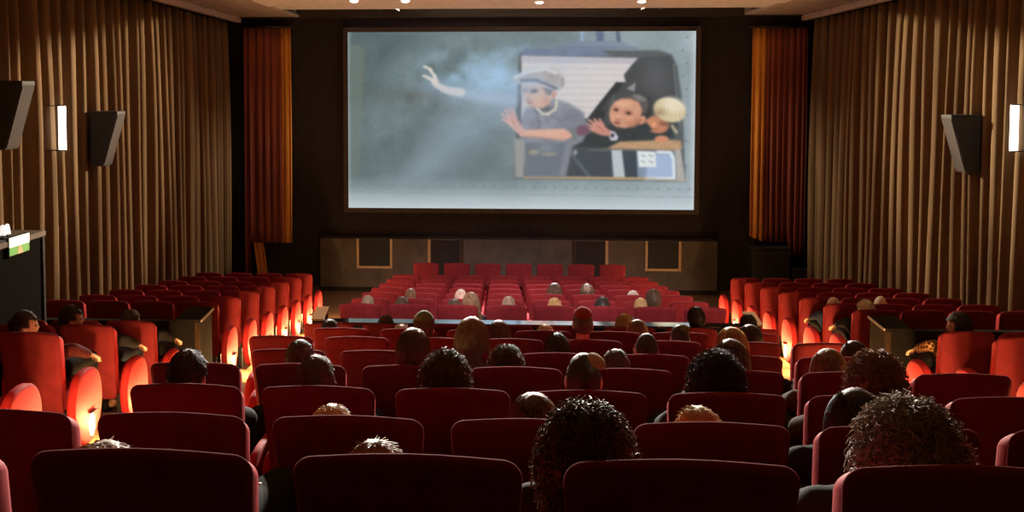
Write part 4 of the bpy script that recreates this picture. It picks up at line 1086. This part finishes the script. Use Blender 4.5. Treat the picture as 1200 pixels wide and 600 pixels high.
def build_people():
    caps = {k: skullcap_mesh(k) for k in (.5, .95)}; hatm = woollen_hat_mesh()
    todo = []; tmp = []
    for row, px, py, kind, seed, col, yaw, cl, op, lab in PEOPLE+place_front():
        Y, zf = FLOOR[row]; s = op.get('s', 1.0)
        fwd = op.get('fwd', 0)
        top = at(px, py, Y+HEADY+fwd)
        xs = EVEN if row in ('B', 'D', 'F', 'H') else ODD
        x = op['x'] if 'x' in op else min(xs, key=lambda q: abs(q-top.x))
        big = {'short': .012, 'curly': .042, 'bob': .024, 'long': .024, 'cropped': .008}[kind]
        hz = top.z-zf-(.118+big)*s
        hx = top.x-x
        y = math.radians(yaw)
        B, S, T, R, H = person_geometry(hx, hz, y, s, fwd, op.get('arm', 'lap'))
        mats = (M['skin'], CM[cl], CM['denim' if seed % 3 == 0 else 'charcoal' if seed % 3 == 1 else 'black'])
        obs = []
        for nm, bm, m, vox, it in (('body', B, mats[0], .0085 if op.get('fine') else .013, 2), ('shirt', S, mats[1], .016, 5), ('trousers', T, mats[2], .018, 5)):
            me = bm.mesh(nm)
            o = D.objects.new(nm, me); COL.objects.link(o)
            r = o.modifiers.new('remesh', 'REMESH'); r.mode = 'VOXEL'; r.voxel_size = vox; r.use_smooth_shade = True
            sm = o.modifiers.new('smooth', 'SMOOTH'); sm.iterations = it; sm.factor = .5
            obs.append((o, nm, m)); tmp.append(o)
        todo.append((lab, (x, Y, zf), obs, R, H, kind, seed, col, s, op))
    dg = bpy.context.evaluated_depsgraph_get()
    for lab, loc, obs, R, H, kind, seed, col, s, op in todo:
        root = None
        for o, nm, m in obs:
            me = D.meshes.new_from_object(o.evaluated_get(dg)); me.name = nm
            if nm == 'body':
                bm = bmesh.new(); bm.from_mesh(me)
                hm = H.mesh('hand'); bm.from_mesh(hm); D.meshes.remove(hm)
                bm.to_mesh(me); bm.free()
            me.materials.clear(); me.materials.append(m)
            me.polygons.foreach_set('use_smooth', [True]*len(me.polygons))
            ob = D.objects.new('person' if nm == 'body' else nm, me); link(ob, root)
            if nm == 'body':
                root = ob; ob.location = loc
                tag(ob, lab, 'person', 'audience')
        h = D.objects.new('hair', hair_mesh(kind, seed)); link(h, root)
        h.matrix_local = R @ Matrix.Diagonal((s, s, s, 1))
        if not h.data.materials: h.data.materials.append(HM[col])
        if kind != 'x':
            h.material_slots[0].link = 'OBJECT'; h.material_slots[0].material = HM[col]
        if 'cap' in op:
            capm = caps[op.get('spread', .5)]; c = D.objects.new('skullcap', capm); link(c, root)
            ax, ay = op['cap_at']
            c.matrix_local = R @ Matrix.Rotation(-ay, 4, 'X') @ Matrix.Rotation(ax*2, 4, 'Y') @ Matrix.Diagonal((.096*s, .112*s, .140*s, 1))
            if not capm.materials: capm.materials.append(KM['tan'])
            c.material_slots[0].link = 'OBJECT'; c.material_slots[0].material = KM[op['cap']]
        if 'hat' in op:
            c = D.objects.new('woollen_hat', hatm); link(c, root)
            c.matrix_local = R @ Matrix.Translation((0, 0, .01)) @ Matrix.Rotation(.2, 4, 'X') @ Matrix.Diagonal((.100*s, .120*s, .128*s, 1))
            if not hatm.materials: hatm.materials.append(KM['pale'])
            c.material_slots[0].link = 'OBJECT'; c.material_slots[0].material = KM[op['hat']]
        if op.get('fine'):
            for sx in (-1, 1):
                bm = bmesh.new(); ball(bm, (0, 0, 0), .0125*s, u=12, v=8)
                e = obj_from_bm('eye', bm, M['eye'], root); e.matrix_local = R @ Matrix.Translation((sx*.031*s, .077*s, .003*s))
    for o in tmp:
        me = o.data; D.objects.remove(o); D.meshes.remove(me)

# ------------------------------------------------------------------ light
def build_lights():
    w = D.worlds.new('world'); SC.world = w; w.use_nodes = True
    bg = w.node_tree.nodes['Background']; bg.inputs['Color'].default_value = (.8, .75, .75, 1); bg.inputs['Strength'].default_value = .004
    # ceiling spots seen at the top edge, turned towards the audience
    for px, py, lab in ((415, 1, 'bright ceiling spotlight, first from the left at the ceiling edge'), (475, 1, 'bright ceiling spotlight, second from the left at the ceiling edge'),
                        (632, 2.5, 'bright ceiling spotlight, second from the right at the ceiling edge'), (752, 1.5, 'bright ceiling spotlight, first from the right at the ceiling edge')):
        r = ray(px, py); t = (ZCEIL-.03-ZC)/r[2]; x, y = r[0]*t, r[1]*t
        downlight(x, y, lab, (x*.9+.1, 6.0, 2.9), 6400, (1, .90, .78), 25)
    # added spots further back, out of view, lighting the front block's seat backs
    for i, x in enumerate((-1.1, .4, 1.9)):
        downlight(x, 5.0, 'added ceiling spotlight behind the cross-aisle aimed at the front block, %s from the left' % ('first', 'second', 'third')[i], (x*.9+.05, 14.6, 1.05), 1750, (1, .82, .80), 23, .12, 'added front block spotlights')
    # added floods hidden in the dark recess, lighting the drapes and front block
    def flood(x, y, z, lab, target, power, col, angle, group):
        root = empty('added_floodlight', (x, y, z)); tag(root, lab, 'floodlight', group)
        d = (Vector(target)-Vector((x, y, z))).normalized(); q = d.to_track_quat('-Z', 'Y').to_matrix().to_4x4()
        bm = bmesh.new()
        cyl(bm, (0, 0, .02), (0, 0, .20), .09, .07, 16, True); cyl(bm, (0, 0, -.06), (0, 0, .02), .10, .09, 16, False)
        bm.transform(q); obj_from_bm('can', bm, M['black_metal'], root, sharp=40)
        bm = bmesh.new(); cyl(bm, (0, 0, .08), (0, 0, ZCEIL+.9-z), .012, seg=8); obj_from_bm('hanger', bm, M['black_metal'], root)
        l = light('lamp', 'SPOT', tuple(d*.08), power, col, None, .05, angle, .6, root); l.rotation_euler = d.to_track_quat('-Z', 'Y').to_euler()
    for i, (ty, tz, p, ang) in enumerate(((10.2, 3.9, 9000, 30), (13.6, 3.6, 4200, 38), (17.6, 3.4, 1900, 52))):
        nm = ('rear', 'central', 'forward')[i]
        flood(2.4+.35*i, 19.3, 5.83, 'added black floodlight turned to the %s part of the left drape' % nm, (-5.6, ty, tz), p, (1, .78, .52), ang, 'added drape floodlights')
        flood(-1.6-.35*i, 19.3, 5.83, 'added black floodlight turned to the %s part of the right drape' % nm, (6.3, ty, tz), p*1.1, (1, .80, .54), ang, 'added drape floodlights')
    for i, x in enumerate((-.9, .4, 1.7)):
        flood(x, 19.0, 6.05, 'added black floodlight over the front block, %s from the left' % ('first', 'second', 'third')[i], (.4+(x-.4)*.8, 13.4, 1.4), 1800, (.95, .95, 1), 40, 'added front block floodlights')

build_people()
build_setting(); build_fascia(); build_screen(); build_curtains()
speaker(41, 95, 175, 'l', 'black wedge-shaped wall speaker above the booth on the left drape')
speaker(147, 130, 194, 'l', 'black wedge-shaped wall speaker beyond the lit tube on the left drape')
speaker(1103, 134, 202, 'r', 'black wedge-shaped wall speaker on the right drape')
sconce(73, 150, -5.42, 'bright upright tube light on the left drape')
sconce(1188.5, 150, 6.14, 'bright upright tube light on the right drape')
booth()
partition(-5.5, -3.26, -3.26, 'black partition with brown end panel across the left seat block')
partition(4.08, 6.2, 4.08, 'black partition with brown end panel across the right seat block')
partition(-1.95, 2.72, None, 'low dark partition with bright metal cap rail before the middle block', True)
crates()
build_seats()
build_lights()

vs = SC.view_settings
vs.view_transform = 'Standard'; vs.look = 'None'; vs.exposure = 0.0; vs.gamma = 1.0; vs.use_curve_mapping = False
SC.cycles.max_bounces = 5
SC.cycles.diffuse_bounces = 3
SC.cycles.sample_clamp_indirect = 4.0
SC.cycles.use_denoising = True
